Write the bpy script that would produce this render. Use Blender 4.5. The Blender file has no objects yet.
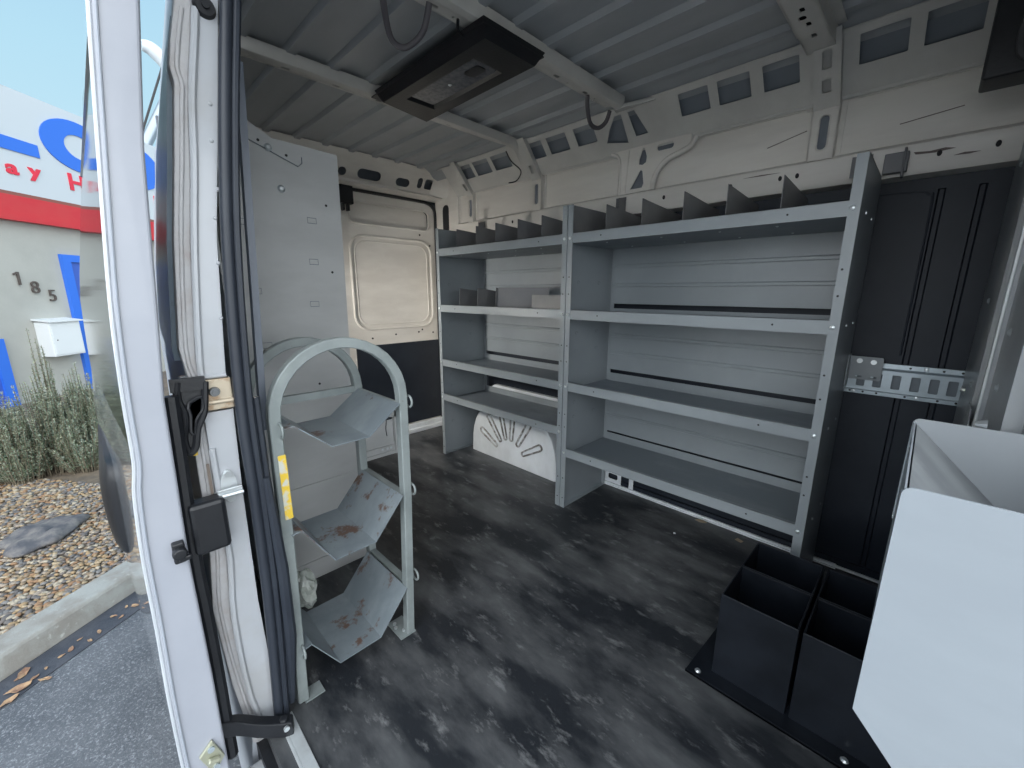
import bpy, bmesh, math, random
from mathutils import Vector, Matrix
from mathutils.geometry import tessellate_polygon
random.seed(7)
sc = bpy.context.scene
COL = sc.collection
LOC = {}            # world location of every root, so that parts can be written in van coordinates

# ------------------------------------------------------------------ materials
def mat(name, col, rough=.5, metal=0., col2=None, nscale=6., namt=.5, lo=.4, hi=.6, stretch=(1,1,1),
        bump=0., bscale=40., spec=.5, col3=None, n3=30., lo3=.6, hi3=.7, rvar=0., coat=0.):
    m = bpy.data.materials.new(name); m.use_nodes = True
    nt = m.node_tree; b = nt.nodes['Principled BSDF']
    b.inputs['Base Color'].default_value = (*col, 1)
    b.inputs['Roughness'].default_value = rough
    b.inputs['Metallic'].default_value = metal
    b.inputs['Specular IOR Level'].default_value = spec
    b.inputs['Coat Weight'].default_value = coat
    b.inputs['Coat Roughness'].default_value = .04
    g = nt.nodes.new('ShaderNodeNewGeometry')
    mp = nt.nodes.new('ShaderNodeMapping'); mp.inputs['Scale'].default_value = stretch
    nt.links.new(g.outputs['Position'], mp.inputs['Vector'])
    def noise(scale, detail=5, rg=.6):
        n = nt.nodes.new('ShaderNodeTexNoise'); n.inputs['Scale'].default_value = scale
        n.inputs['Detail'].default_value = detail; n.inputs['Roughness'].default_value = rg
        nt.links.new(mp.outputs[0], n.inputs['Vector']); return n
    def ramp(n, lo, hi, amt=1.):
        r = nt.nodes.new('ShaderNodeMapRange'); r.inputs['From Min'].default_value = lo; r.inputs['From Max'].default_value = hi
        r.inputs['To Max'].default_value = amt; nt.links.new(n.outputs['Fac'], r.inputs['Value']); return r
    out = None
    def mix(a, c, fac):
        x = nt.nodes.new('ShaderNodeMix'); x.data_type = 'RGBA'
        if a is None: x.inputs['A'].default_value = (*col, 1)
        else: nt.links.new(a, x.inputs['A'])
        x.inputs['B'].default_value = (*c, 1); nt.links.new(fac, x.inputs['Factor']); return x.outputs['Result']
    if col2 is not None:
        n = noise(nscale); r = ramp(n, lo, hi, namt); out = mix(out, col2, r.outputs[0])
        if rvar:
            rr = nt.nodes.new('ShaderNodeMapRange'); rr.inputs['To Min'].default_value = rough; rr.inputs['To Max'].default_value = rough + rvar
            nt.links.new(r.outputs[0], rr.inputs['Value']); nt.links.new(rr.outputs[0], b.inputs['Roughness'])
    if col3 is not None:
        n = noise(n3, 6, .7); r = ramp(n, lo3, hi3); out = mix(out, col3, r.outputs[0])
    if out is not None: nt.links.new(out, b.inputs['Base Color'])
    if bump:
        n = noise(bscale, 4); bp = nt.nodes.new('ShaderNodeBump'); bp.inputs['Strength'].default_value = bump
        bp.inputs['Distance'].default_value = .004; nt.links.new(n.outputs['Fac'], bp.inputs['Height']); nt.links.new(bp.outputs[0], b.inputs['Normal'])
    return m

STEEL = mat('shelf_steel', (.245,.275,.295), .38, .0, col2=(.20,.225,.245), nscale=3, namt=.6, col3=(.36,.39,.42), n3=22, lo3=.68, hi3=.8, spec=.6)
STEEL_DK = mat('shelf_deck', (.15,.175,.20), .45, .0, col2=(.27,.31,.34), nscale=5, namt=.7, lo=.5, hi=.75, stretch=(1,.5,1), col3=(.08,.09,.1), n3=40, lo3=.68, hi3=.75)
RAW = mat('rack_steel', (.28,.315,.315), .42, .1, col2=(.20,.23,.23), nscale=9, namt=.8, col3=(.13,.08,.06), n3=26, lo3=.70, hi3=.76)
RUST = mat('tray_steel', (.27,.31,.335), .36, .2, col2=(.19,.225,.25), nscale=7, namt=.9, col3=(.14,.085,.065), n3=10, lo3=.57, hi3=.63, stretch=(1,1,.6))
PANELG = mat('side_panel_grey', (.50,.51,.51), .5, .0, col2=(.42,.43,.43), nscale=3, namt=.7, col3=(.20,.15,.13), n3=14, lo3=.71, hi3=.78, stretch=(1,1,2.5))
WHITE = mat('van_white_paint', (.76,.735,.69), .38, 0, col2=(.60,.57,.53), nscale=2.5, namt=.6, col3=(.22,.19,.17), n3=17, lo3=.74, hi3=.78, stretch=(1,.5,3))
WHITE_OUT = mat('door_white_paint', (.50,.53,.57), .16, 0, col2=(.45,.48,.52), nscale=7, namt=.5, coat=1., spec=.5)
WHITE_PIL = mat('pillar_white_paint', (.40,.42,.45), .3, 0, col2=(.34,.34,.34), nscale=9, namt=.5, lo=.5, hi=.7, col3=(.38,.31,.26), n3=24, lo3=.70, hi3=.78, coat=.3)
SEAM = mat('seam_sealer', (.42,.42,.43), .5, 0, col2=(.30,.25,.23), nscale=14, namt=.6, lo=.5, hi=.7, bump=.5, bscale=60)
ROOFM = mat('roof_paint', (.38,.40,.42), .42, 0, col2=(.31,.33,.35), nscale=3, namt=.7, col3=(.10,.08,.07), n3=9, lo3=.74, hi3=.78, stretch=(1.6,.6,1))
BOWM = mat('bow_paint', (.62,.61,.58), .42, 0, col2=(.52,.51,.49), nscale=6, namt=.6)
DARKVOID = mat('cavity_paint', (.13,.15,.18), .6, 0, col2=(.19,.21,.24), nscale=7, namt=.8)
LINER = mat('dark_liner', (.015,.020,.030), .5, 0, col2=(.024,.031,.043), nscale=4, namt=.7, col3=(.06,.07,.08), n3=9, lo3=.74, hi3=.80, spec=.3)
BLACK = mat('black_plastic', (.008,.009,.012), .42, 0, col2=(.016,.018,.022), nscale=10, namt=.6, bump=.15, bscale=120)
BLACKBIN = mat('black_bin_steel', (.007,.009,.013), .33, .0, col2=(.016,.02,.028), nscale=8, namt=.6, col3=(.06,.055,.05), n3=26, lo3=.70, hi3=.78, spec=.3)
RUBBER = mat('rubber_seal', (.022,.027,.038), .42, 0, col2=(.035,.042,.055), nscale=5, namt=.6, spec=.4)
FLOORM = mat('rubber_floor_mat', (.018,.021,.026), .42, 0, col2=(.135,.140,.145), nscale=4.2, namt=.85, lo=.42, hi=.68, stretch=(1.7,.6,1), col3=(.24,.245,.25), n3=16, lo3=.56, hi3=.80, bump=.15, bscale=260, rvar=.12)
ALU = mat('aluminium_edge', (.60,.64,.66), .3, .4, col2=(.45,.47,.48), nscale=12, namt=.6)
ZINC = mat('zinc_track', (.46,.53,.58), .3, .5, col2=(.34,.40,.44), nscale=12, namt=.6)
BOLT = mat('bolt_zinc', (.62,.66,.68), .28, .7)
HOLE = mat('hole_dark', (.012,.012,.014), .7)
BOXW = mat('bin_white_panel', (.37,.41,.45), .33, 0, col2=(.34,.375,.415), nscale=4, namt=.6, col3=(.50,.53,.56), n3=8, lo3=.72, hi3=.84, stretch=(1,1,2.4))
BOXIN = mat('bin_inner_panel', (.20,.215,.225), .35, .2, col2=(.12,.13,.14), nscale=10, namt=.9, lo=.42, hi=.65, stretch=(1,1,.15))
LENS = mat('lamp_lens', (.13,.135,.15), .22, 0, col2=(.20,.20,.21), nscale=60, namt=.8)
HOSE = mat('hose_grey', (.12,.11,.12), .5)
WELLM = mat('wheel_well_white', (.74,.78,.82), .4, 0, col2=(.55,.58,.6), nscale=6, namt=.5, col3=(.15,.14,.13), n3=16, lo3=.70, hi3=.74, stretch=(1,1,.6))
YEL = mat('yellow_tag', (.72,.50,.05), .5, 0, col2=(.55,.56,.5), nscale=40, namt=1, lo=.5, hi=.6)
BEIGE = mat('leaf_scrap', (.42,.33,.24), .7)
# outside
ASPH = mat('asphalt', (.105,.115,.13), .75, 0, col2=(.16,.17,.185), nscale=5, namt=.6, col3=(.36,.38,.40), n3=130, lo3=.52, hi3=.68, bump=1., bscale=90)
GUTTER = mat('gutter_asphalt', (.055,.062,.078), .7, 0, col2=(.09,.095,.11), nscale=9, namt=.8, bump=.8, bscale=80)
CURBM = mat('curb_concrete', (.38,.385,.36), .85, 0, col2=(.27,.25,.22), nscale=7, namt=.8, col3=(.58,.58,.54), n3=30, lo3=.6, hi3=.75, bump=.5, bscale=90)
STUCCO = mat('stucco', (.44,.44,.405), .85, 0, col2=(.39,.39,.36), nscale=1.6, namt=.8, bump=.5, bscale=40)
SIGNW = mat('sign_white', (.54,.58,.61), .35)
SIGNB = mat('sign_blue', (.035,.16,.66), .35)
SIGNR = mat('sign_red', (.70,.03,.06), .35)
REDB = mat('red_band_paint', (.55,.03,.04), .5, 0, col2=(.55,.05,.05), nscale=5, namt=.5)
REDD = mat('band_brown', (.24,.09,.07), .6)
BLUED = mat('blue_door_paint', (.035,.17,.72), .4)
BLUED2 = mat('blue_door_panel', (.05,.12,.50), .3)
MAILM = mat('mailbox_white', (.76,.79,.80), .4)
NUMM = mat('number_metal', (.10,.08,.07), .5)
DIRT = mat('bed_dirt', (.20,.155,.11), .9, 0, col2=(.12,.10,.08), nscale=12, namt=.8, bump=1., bscale=50)
ROCKM = mat('rock_grey', (.12,.12,.13), .9, 0, col2=(.24,.225,.21), nscale=14, namt=.9, lo=.42, hi=.62, bump=1., bscale=35, spec=.2)
STEMM = mat('sage_stem', (.20,.17,.12), .8)
DRYLEAF = mat('dry_leaf', (.50,.33,.19), .7, 0, col2=(.30,.17,.11), nscale=30, namt=1)
BAGM = mat('clear_bag_plastic', (.55,.60,.55), .15, 0, col2=(.75,.78,.74), nscale=30, namt=.9)
BAGM.node_tree.nodes['Principled BSDF'].inputs['Transmission Weight'].default_value = .55
GLASS = mat('door_glass', (.02,.03,.035), .07, 0, spec=1.); GLASS.node_tree.nodes['Principled BSDF'].inputs['IOR'].default_value = 1.9

def ramp_random(name, cols, rough=.7):
    m = bpy.data.materials.new(name); m.use_nodes = True; nt = m.node_tree; b = nt.nodes['Principled BSDF']
    b.inputs['Roughness'].default_value = rough
    oi = nt.nodes.new('ShaderNodeObjectInfo'); g = nt.nodes.new('ShaderNodeNewGeometry')
    a = nt.nodes.new('ShaderNodeMath'); a.operation = 'ADD'; f = nt.nodes.new('ShaderNodeMath'); f.operation = 'FRACT'
    nt.links.new(oi.outputs['Random'], a.inputs[0]); nt.links.new(g.outputs['Random Per Island'], a.inputs[1]); nt.links.new(a.outputs[0], f.inputs[0])
    r = nt.nodes.new('ShaderNodeValToRGB'); el = r.color_ramp.elements; r.color_ramp.interpolation = 'CONSTANT'
    el[0].color = (*cols[0], 1)
    for i, c in enumerate(cols[1:], 1):
        if i == 1: e = el[1]; e.position = 1/len(cols)
        else: e = el.new(i/len(cols))
        e.color = (*c, 1)
    nt.links.new(f.outputs[0], r.inputs[0]); nt.links.new(r.outputs[0], b.inputs['Base Color'])
    return m
PEBM = ramp_random('river_pebble', [(.36,.25,.14),(.27,.20,.13),(.20,.17,.15),(.40,.31,.20),(.30,.18,.10),(.14,.13,.125),(.34,.28,.22),(.44,.38,.29),(.22,.21,.20)])
LEAFM = ramp_random('sage_leaf', [(.27,.34,.25),(.33,.39,.31),(.21,.28,.20),(.40,.44,.35),(.27,.33,.20),(.46,.47,.33)])

# ------------------------------------------------------------------ mesh helper
class MB:
    def __init__(s): s.bm = bmesh.new()
    def face(s, vs):
        try: return s.bm.faces.new(vs)
        except ValueError: return None
    def box(s, x0, x1, y0, y1, z0, z1):
        v = [s.bm.verts.new((x, y, z)) for x in (x0, x1) for y in (y0, y1) for z in (z0, z1)]
        for q in ((0,1,3,2),(4,6,7,5),(0,4,5,1),(2,3,7,6),(0,2,6,4),(1,5,7,3)): s.face([v[i] for i in q])
        return s
    def obox(s, c, ax, ay, az):
        """box with centre c and half-axis vectors"""
        c, ax, ay, az = map(Vector, (c, ax, ay, az))
        v = [s.bm.verts.new(c + i*ax + j*ay + k*az) for i in (-1,1) for j in (-1,1) for k in (-1,1)]
        for q in ((0,1,3,2),(4,6,7,5),(0,4,5,1),(2,3,7,6),(0,2,6,4),(1,5,7,3)): s.face([v[i] for i in q])
        return s
    def plate(s, outer, holes, f, t0, t1, rev=0):
        """polygon with holes in (u,v), extruded from f(u,v,t0) to f(u,v,t1)"""
        loops = [outer] + list(holes)
        tris = tessellate_polygon([[Vector((u, v, 0)) for u, v in lp] for lp in loops])
        flat = [p for lp in loops for p in lp]
        A = [s.bm.verts.new(f(u, v, t0)) for u, v in flat]; B = [s.bm.verts.new(f(u, v, t1)) for u, v in flat]
        for t in tris:
            s.face([A[i] for i in t]); s.face([B[i] for i in reversed(t)])
        k = 0
        for lp in loops:
            n = len(lp)
            for i in range(n):
                j = (i+1) % n; s.face([A[k+i], A[k+j], B[k+j], B[k+i]])
            k += n
        return s
    def prism(s, poly, axis, a0, a1):
        """polygon in the two other axes, extruded along axis"""
        def f(u, v, t): return {'x': (t,u,v), 'y': (u,t,v), 'z': (u,v,t)}[axis]
        return s.plate(poly, [], f, a0, a1)
    def sheet(s, pts, axis, a0, a1, th=.0015, nrm=None):
        """open polyline in the two other axes, given thickness and extruded along axis"""
        n = len(pts); off = []
        for i in range(n):
            p = Vector(pts[i]); d = Vector((0,0))
            if i > 0: d += (p - Vector(pts[i-1])).normalized()
            if i < n-1: d += (Vector(pts[i+1]) - p).normalized()
            d.normalize(); off.append(p + Vector((-d.y, d.x))*th)
        return s.prism([tuple(p) for p in pts] + [tuple(p) for p in reversed(off)], axis, a0, a1)
    def tube(s, pts, r, n=10, closed=False, cap=True, flat=None):
        pts = [Vector(p) for p in pts]; rings = []; prev = None; N = len(pts)
        rr = r if hasattr(r, '__len__') else [r]*N
        for i, p in enumerate(pts):
            a = pts[i-1] if (i > 0 or closed) else p; b = pts[(i+1) % N] if (i < N-1 or closed) else p
            d = (b-a).normalized()
            if prev is None:
                u = d.orthogonal().normalized() if flat is None else (Vector(flat) - d*Vector(flat).dot(d)).normalized()
            else: u = (prev - d*prev.dot(d)).normalized()
            prev = u; w = d.cross(u)
            rings.append([s.bm.verts.new(p + (u*math.cos(2*math.pi*k/n + math.pi/n) + w*math.sin(2*math.pi*k/n + math.pi/n))*rr[i]) for k in range(n)])
        for i in range(N if closed else N-1):
            a, b = rings[i], rings[(i+1) % N]
            for k in range(n): s.face([a[k], a[(k+1)%n], b[(k+1)%n], b[k]])
        if cap and not closed: s.face(rings[0][::-1]); s.face(rings[-1])
        return s
    def cyl(s, p0, p1, r, n=14): return s.tube([p0, p1], r, n)
    def bar(s, pts, hw, hh, up):
        """rectangular bar along a path; hw half width along side, hh half height along up"""
        pts = [Vector(p) for p in pts]; N = len(pts); rings = []; up = Vector(up)
        for i, p in enumerate(pts):
            d = (pts[min(i+1,N-1)] - pts[max(i-1,0)]).normalized(); sd = d.cross(up).normalized(); u2 = up
            k = 1.
            rings.append([s.bm.verts.new(p + sd*a*hw*k + u2*b*hh) for a, b in ((-1,-1),(1,-1),(1,1),(-1,1))])
        for i in range(N-1):
            for k in range(4): s.face([rings[i][k], rings[i][(k+1)%4], rings[i+1][(k+1)%4], rings[i+1][k]])
        s.face(rings[0][::-1]); s.face(rings[-1]); return s
    def loft(s, rings, cap=True, closed=True):
        R = [[s.bm.verts.new(p) for p in r] for r in rings]; n = len(R[0])
        for a, b in zip(R, R[1:]):
            for k in range(n if closed else n-1): s.face([a[k], a[(k+1)%n], b[(k+1)%n], b[k]])
        if cap and closed: s.face(R[0][::-1]); s.face(R[-1])
        return s
    def ico(s, c, r, sub=1, jit=0.):
        m = bmesh.ops.create_icosphere(s.bm, subdivisions=sub, radius=1.)
        for v in m['verts']:
            k = 1 + random.uniform(-jit, jit); v.co = Vector((v.co.x*r[0]*k + c[0], v.co.y*r[1]*k + c[1], v.co.z*r[2]*k + c[2]))
        return s
    def build(s, name, m, parent=None, smooth=False, bevel=0., seg=2, origin=None):
        bmesh.ops.recalc_face_normals(s.bm, faces=s.bm.faces)
        root = parent
        while root is not None and root.parent is not None: root = root.parent
        L = Vector(origin) if origin is not None else (LOC.get(root.name, Vector((0,0,0))) if root is not None else Vector((0,0,0)))
        if root is None and origin is None and s.bm.verts:
            xs = [v.co for v in s.bm.verts]
            L = Vector(((min(p.x for p in xs)+max(p.x for p in xs))/2, (min(p.y for p in xs)+max(p.y for p in xs))/2, min(p.z for p in xs)))
        for v in s.bm.verts: v.co -= L
        me = bpy.data.meshes.new(name); s.bm.to_mesh(me); s.bm.free()
        me.materials.append(m)
        if smooth:
            for p in me.polygons: p.use_smooth = True
        o = bpy.data.objects.new(name, me); COL.objects.link(o)
        if smooth:
            es = o.modifiers.new('edge', 'EDGE_SPLIT'); es.split_angle = math.radians(38)
        if bevel:
            b = o.modifiers.new('bevel', 'BEVEL'); b.width = bevel; b.segments = seg; b.limit_method = 'ANGLE'; b.angle_limit = math.radians(40)
        if parent is None: o.location = L; LOC[o.name] = L
        else:
            o.parent = parent
            if origin is not None: o.location = L - LOC.get(root.name, Vector((0,0,0)))
        return o

def tag(o, label=None, cat=None, group=None, kind=None):
    if label: o['label'] = label
    if cat: o['category'] = cat
    if group: o['group'] = group
    if kind: o['kind'] = kind
    return o
def thing(name, label, cat, loc, group=None):
    o = bpy.data.objects.new(name, None); COL.objects.link(o); o.location = loc; o.empty_display_size = .05
    LOC[o.name] = Vector(loc); return tag(o, label, cat, group)
def dup(o, d, parent=None, rot=None):
    c = o.copy(); COL.objects.link(c); c.location = Vector(o.location) + Vector(d)
    if parent is not None: c.parent = parent
    return c
def copies(proto, spots, parent):
    """proto sits at its own origin; put it at spots[0] and copies at the rest (world coordinates)"""
    L = LOC.get(parent.name, Vector((0,0,0)))
    r = parent
    while r.parent is not None: r = r.parent
    L = LOC.get(r.name, Vector((0,0,0)))
    for i, p in enumerate(spots):
        o = proto if i == 0 else proto.copy()
        if i: COL.objects.link(o)
        o.parent = parent; o.location = Vector(p) - L
def rivet(parent, axis, r=.005, h=.003, m=None, name='rivet'):
    b = MB(); d = {'x': Vector((-1,0,0)), 'y': Vector((0,-1,0)), 'z': Vector((0,0,1)), '-z': Vector((0,0,-1)), '-y': Vector((0,1,0))}[axis]
    b.tube([(0,0,0), d*h*.6, d*h], [r, r*.9, r*.4], 8)
    return b.build(name, m or BOLT, parent, smooth=True, origin=(0,0,0))
def rect(u0, u1, v0, v1): return [(u0,v0),(u1,v0),(u1,v1),(u0,v1)]
def rrect(u0, u1, v0, v1, r, n=4):
    out = []
    for cx, cy, a0 in ((u1-r, v1-r, 0), (u0+r, v1-r, 90), (u0+r, v0+r, 180), (u1-r, v0+r, 270)):
        for k in range(n+1):
            a = math.radians(a0 + 90*k/n); out.append((cx + r*math.cos(a), cy + r*math.sin(a)))
    return out
def rr2(u0, u1, v0, v1, r, k=.158, n=5):
    return [(u, v0 + (v*k)/k) for u, v in [(u, v0 + (w - v0*k)/k) for u, w in rrect(u0, u1, v0*k, v1*k, min(r, (v1-v0)*k/2-.0005, (u1-u0)/2-.0005), n)]]
def XF(u, v, t): return (t, u, v)      # plate in y-z, thickness along x
def YF(u, v, t): return (u, t, v)
def ZF(u, v, t): return (u, v, t)
def cr(pts, n=6):
    """smooth path through points"""
    pts = [Vector(p) for p in pts]; out = []
    for i in range(len(pts)-1):
        p0 = pts[max(i-1,0)]; p1 = pts[i]; p2 = pts[i+1]; p3 = pts[min(i+2, len(pts)-1)]
        for k in range(n):
            t = k/n; out.append(.5*((2*p1) + (p2-p0)*t + (2*p0-5*p1+4*p2-p3)*t*t + (3*p1-p0-3*p2+p3)*t**3))
    out.append(pts[-1]); return out

# ------------------------------------------------------------------ VAN: floor, walls, roof
YR, YF0 = 2.56, -.10          # rear door plane, bulkhead plane
M = MB(); M.plate([(.14,-.30),(1.86,-.30),(1.86,2.54),(.24,2.54),(.14,1.2)], [], ZF, -.035, 0)
tag(M.build('floor', FLOORM), kind='structure')
M = MB(); M.plate([(.12,-.32),(1.92,-.32),(1.92,2.62),(.22,2.62),(.12,1.2)], [], ZF, -.12, -.036)
tag(M.build('floor_base', BLACK), kind='structure')

# driver side: skin, upper panel, dark liner, posts
wl = MB(); wl.box(1.86, 1.90, -.32, 2.62, -.12, 1.62)
wl.prism([(1.86,1.62),(1.90,1.62),(1.80,1.80),(1.70,1.80)], 'y', -.32, 2.62)
wall_left = tag(wl.build('wall_left', DARKVOID), kind='structure')
M = MB(); M.box(1.79, 1.80, -.14, 2.26, 1.41, 1.612)
M.build('upper_panel', WHITE, wall_left)
# lower dark liner with two pressed grooves and a rounded outline
M = MB()
g1 = [(1.826,.012),(1.834,.018),(1.834,.034),(1.826,.040)]
prof = [(1.826,-.14),(1.826,-.062),(1.838,-.058),(1.838,-.046),(1.826,-.042),(1.826,.020),(1.838,.024),(1.838,.036),(1.826,.040),(1.826,2.28)]
M.sheet(prof, 'z', .03, 1.30, .002); M.sheet([(1.826,-.14),(1.826,2.28)], 'z', 1.30, 1.338, .002)
M.tube(cr([(1.826,.046,.80),(1.826,.046,1.24),(1.826,.056,1.285),(1.826,.10,1.30),(1.826,.30,1.30)]), .004, 6)
M.build('liner_panel', LINER, wall_left)
M = MB(); M.box(1.812, 1.826, -.14, 2.28, 0.0, .035)
M.build('liner_foot', LINER, wall_left)
# low white sill strip with dark slots along the floor
M = MB(); M.plate(rect(.10, 1.16, .004, .016), [], XF, 1.800, 1.811)
M.plate(rect(-.14, .10, .004, .012), [], XF, 1.800, 1.811)
M.box(1.795, 1.811, .10, 1.16, .0, .006)
M.plate(rect(1.0,1.16,.016,.075), [rrect(1.02,1.075,.037,.066,.01), rrect(1.10,1.14,.037,.066,.01)], XF, 1.806, 1.811)
M.box(1.806, 1.811, .93, .955, .016, .07)
tag(M.build('trim_1', WELLM, bevel=.002), kind='structure')
# belt rail along the driver side
M = MB()
M.sheet([(1.79,1.432),(1.772,1.430),(1.760,1.420),(1.760,1.350),(1.768,1.338),(1.822,1.334)], 'y', -.14, 2.26, .002)
belt = tag(M.build('trim_2', WHITE, smooth=True), kind='structure')
def disc(parent, spots, r=.009, axis='x', name='rail_hole', th=.0015, m=HOLE, asp=1.5):
    b = MB(); ring = [(r*math.cos(a*math.pi/6)/1, r*asp*math.sin(a*math.pi/6)) for a in range(12)]
    b.plate(ring, [], {'x': XF, 'y': YF, 'z': ZF}[axis], -th, th)
    root = parent
    while root.parent is not None: root = root.parent
    o = b.build(name, m, parent, origin=(0,0,0))
    copies(o, spots, parent)
disc(belt, [(1.759,y,1.385) for y in (-.06,.05,.135,.39,.44,.60,.86,1.3,1.75)], r=.0055)
# slanted roof rail with cut-outs
def RF(u, v, t):      # v 0..1 up the slope
    return (1.768 - .115*v + t*.76, u, 1.600 + .135*v + t*.64)
holes = []
for a, b in ((.124,.015),(.262,.156),(.511,.409),(.653,.549),(.791,.684),(1.275,1.171),(1.436,1.321),(1.589,1.468),(1.835,1.706),(1.989,1.864),(2.134,2.012)):
    holes.append(rrect(b, a, .43, .88, .009, 3))
holes.append([(.935,.30),(.99,.30),(1.0,.86),(.97,.86)]); holes.append([(1.03,.20),(1.13,.32),(1.10,.60),(1.06,.86),(1.03,.86)])
M = MB(); M.plate(rect(-.14, 2.26, -.06, 1.0), holes, RF, -.002, 0)
M.sheet([(1.79,1.603),(1.768,1.594),(1.768,1.600)], 'y', -.14, 2.26, .002)
M.tube([(1.653,-.14,1.735),(1.653,2.3,1.735)], .004, 6)
rail = tag(M.build('trim_3', BOWM), kind='structure')
M = MB(); M.plate(rect(-.14,2.26,.0,1.0), [], RF, .022, .024); M.build('rail_backing', mat('rail_back', (.20,.225,.26), .5), rail)
slots = []
for y in (.10,.215,.30,.47,.62,.74,.85,1.21,1.37,1.55,1.66,1.78,1.93,2.08):
    slots.append((1.768-.115*.2, y, 1.600+.135*.2))
b = MB(); b.obox((0,0,0), (0,.008,0), (.0035,0,-.004), (.0008,0,.0008)); o = b.build('slot', HOLE, rail, origin=(0,0,0)); copies(o, slots, rail)

# slim posts with a long slot
def slim_post(y, w=.033, big=False):
    hs = [rrect(y-.012, y+.012, 1.455, 1.555, .011)]
    M = MB(); M.plate(rect(y-w, y+w, 1.425, 1.60), hs, XF, 1.762, 1.766)
    for s in (-1, 1):
        M.box(1.762, 1.79, y+s*w-.0015, y+s*w+.0015, 1.425, 1.60)
        M.box(1.786, 1.7895, y+s*w+(0 if s > 0 else -.016), y+s*w+(.016 if s > 0 else 0), 1.425, 1.60)
    M.tube(rrect3(y-.015, y+.015, 1.452, 1.558, .014, 1.762), .0022, 6, closed=True)
    o = M.build('post', WHITE, wall_left)
    M = MB(); M.plate(rrect(y-.012, y+.012, 1.455, 1.555, .011), [], XF, 1.767, 1.768); M.build('post_slot', DARKVOID, o)
    # rounded gusset from the post into the roof bow, over the slanted rail
    h2 = [rrect(y-.012, y+.012, .18, .40, .011), rrect(y-.012, y+.012, .56, .84, .011)] if big else [rrect(y-.011,y+.011,.12,.36,.010)]
    M = MB(); M.plate(rect(y-w, y+w, -.08, 1.12), h2, lambda u,v,t: RF(u, v, t), -.024, -.021)
    for s in (-1, 1): M.plate(rect(y+s*w-.001, y+s*w+.001, -.08, 1.05), [], lambda u,v,t: RF(u, v, t), -.024, 0)
    M.build('post_gusset', BOWM, o)
    return o
def rrect3(u0, u1, v0, v1, r, x): return [(x, u, v) for u, v in rrect(u0, u1, v0, v1, r)]
slim_post(.335, .034, True); slim_post(1.575, .030)
slim_post(2.12, .022)
# the wide post with a triangular window and an S-shaped bead
def P2(px): return px
outl = [(1.075,1.425),(1.075,1.545),(1.085,1.585),(1.115,1.612),(.765,1.612),(.765,1.575),(.790,1.556),(.845,1.548),(.880,1.525),(.902,1.48),(.908,1.425)]
tri = [(1.020,1.440),(.965,1.440),(.958,1.455),(.966,1.505),(.975,1.512)]
drop = [(.985,1.535),(.968,1.530),(.952,1.538),(.950,1.560),(.962,1.595),(.970,1.596),(.984,1.555)]
oval = rrect(.835,.905,1.570,1.594,.011)
M = MB(); M.plate(outl, [tri, drop, oval], XF, 1.760, 1.764)
bead = cr([(1.760,.745,1.592),(1.760,.765,1.562),(1.760,.800,1.548),(1.760,.855,1.532),(1.760,.893,1.500),(1.760,.912,1.460),(1.760,.915,1.425)], 5)
M.tube(bead, .010, 8)
M.tube(cr([(1.762,1.072,1.425),(1.762,1.075,1.545),(1.762,1.09,1.588),(1.765,1.125,1.605)], 4), .006, 8)
for a in ((1.0,1.42,.935,1.60),): M.tube([(1.760,a[0]+.045,1.43),(1.760,a[0]+.035,1.60)], .003, 6)
post = M.build('post', WHITE, wall_left, smooth=True)
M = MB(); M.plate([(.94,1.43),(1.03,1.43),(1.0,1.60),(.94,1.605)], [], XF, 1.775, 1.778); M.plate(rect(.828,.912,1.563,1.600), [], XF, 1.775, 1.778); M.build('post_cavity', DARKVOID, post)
# rounded corner bead of the pressed upper panels
for y0, y1 in ((1.615,2.085),(1.10,1.535),(.375,.76),(-.12,.295)):
    M = MB(); M.tube(cr([(1.788,y0,1.435),(1.788,y0,1.565),(1.788,y0+.012,1.586),(1.788,y0+.035,1.593)], 3) + [Vector((1.788,y1-.035,1.593))], .003, 6)
    M.build('panel_bead', WHITE, wall_left)
# scratches on the upper panel are shallow dark scores
M = MB()
for p in (((1.789,.50,1.50),(1.789,.36,1.535)), ((1.789,.15,1.49),(1.789,.02,1.505))):
    M.tube([p[0], p[1]], .0012, 4)
sc_m = mat('scratch', (.16,.13,.12), .8); M.build('scratch', sc_m, wall_left)
for pl_ in ([(.02,1.392),(.04,1.397),(.07,1.394),(.105,1.398),(.10,1.391),(.06,1.388)], [(-.03,1.374),(.0,1.377),(.02,1.373),(-.01,1.371)], [(.44,1.404),(.50,1.407),(.56,1.405),(.50,1.403)]):
    M = MB(); M.plate(pl_, [], XF, 1.7575, 1.7595); M.build('scuff', sc_m, belt)

# rear corner pillar with dark oval opening
M = MB()
def DP(u, v, t):     # u 0..1 from side wall to door frame
    return (1.795 + .060*u*(1-u)*0 - .0*u + (.0)*t, 2.25 + .27*u + t, v)
M = MB()
fr = [(1.79,2.25),(1.775,2.27),(1.785,2.36),(1.80,2.42),(1.80,2.545)]
M.sheet([(p[0], p[1]) for p in fr], 'z', 0, 1.615, .003)
M.tube([(1.775,2.262,.9),(1.775,2.262,1.60)], .008, 8)
M.plate(rrect(2.285,2.345,1.33,1.565,.028), [], XF, 1.776, 1.779)
pill = tag(M.build('trim_4', WHITE), kind='structure')
M = MB(); M.plate(rrect(2.375,2.445,1.25,1.565,.033), [], XF, 1.786, 1.800); M.build('oval_opening', BLACK, pill)

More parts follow.
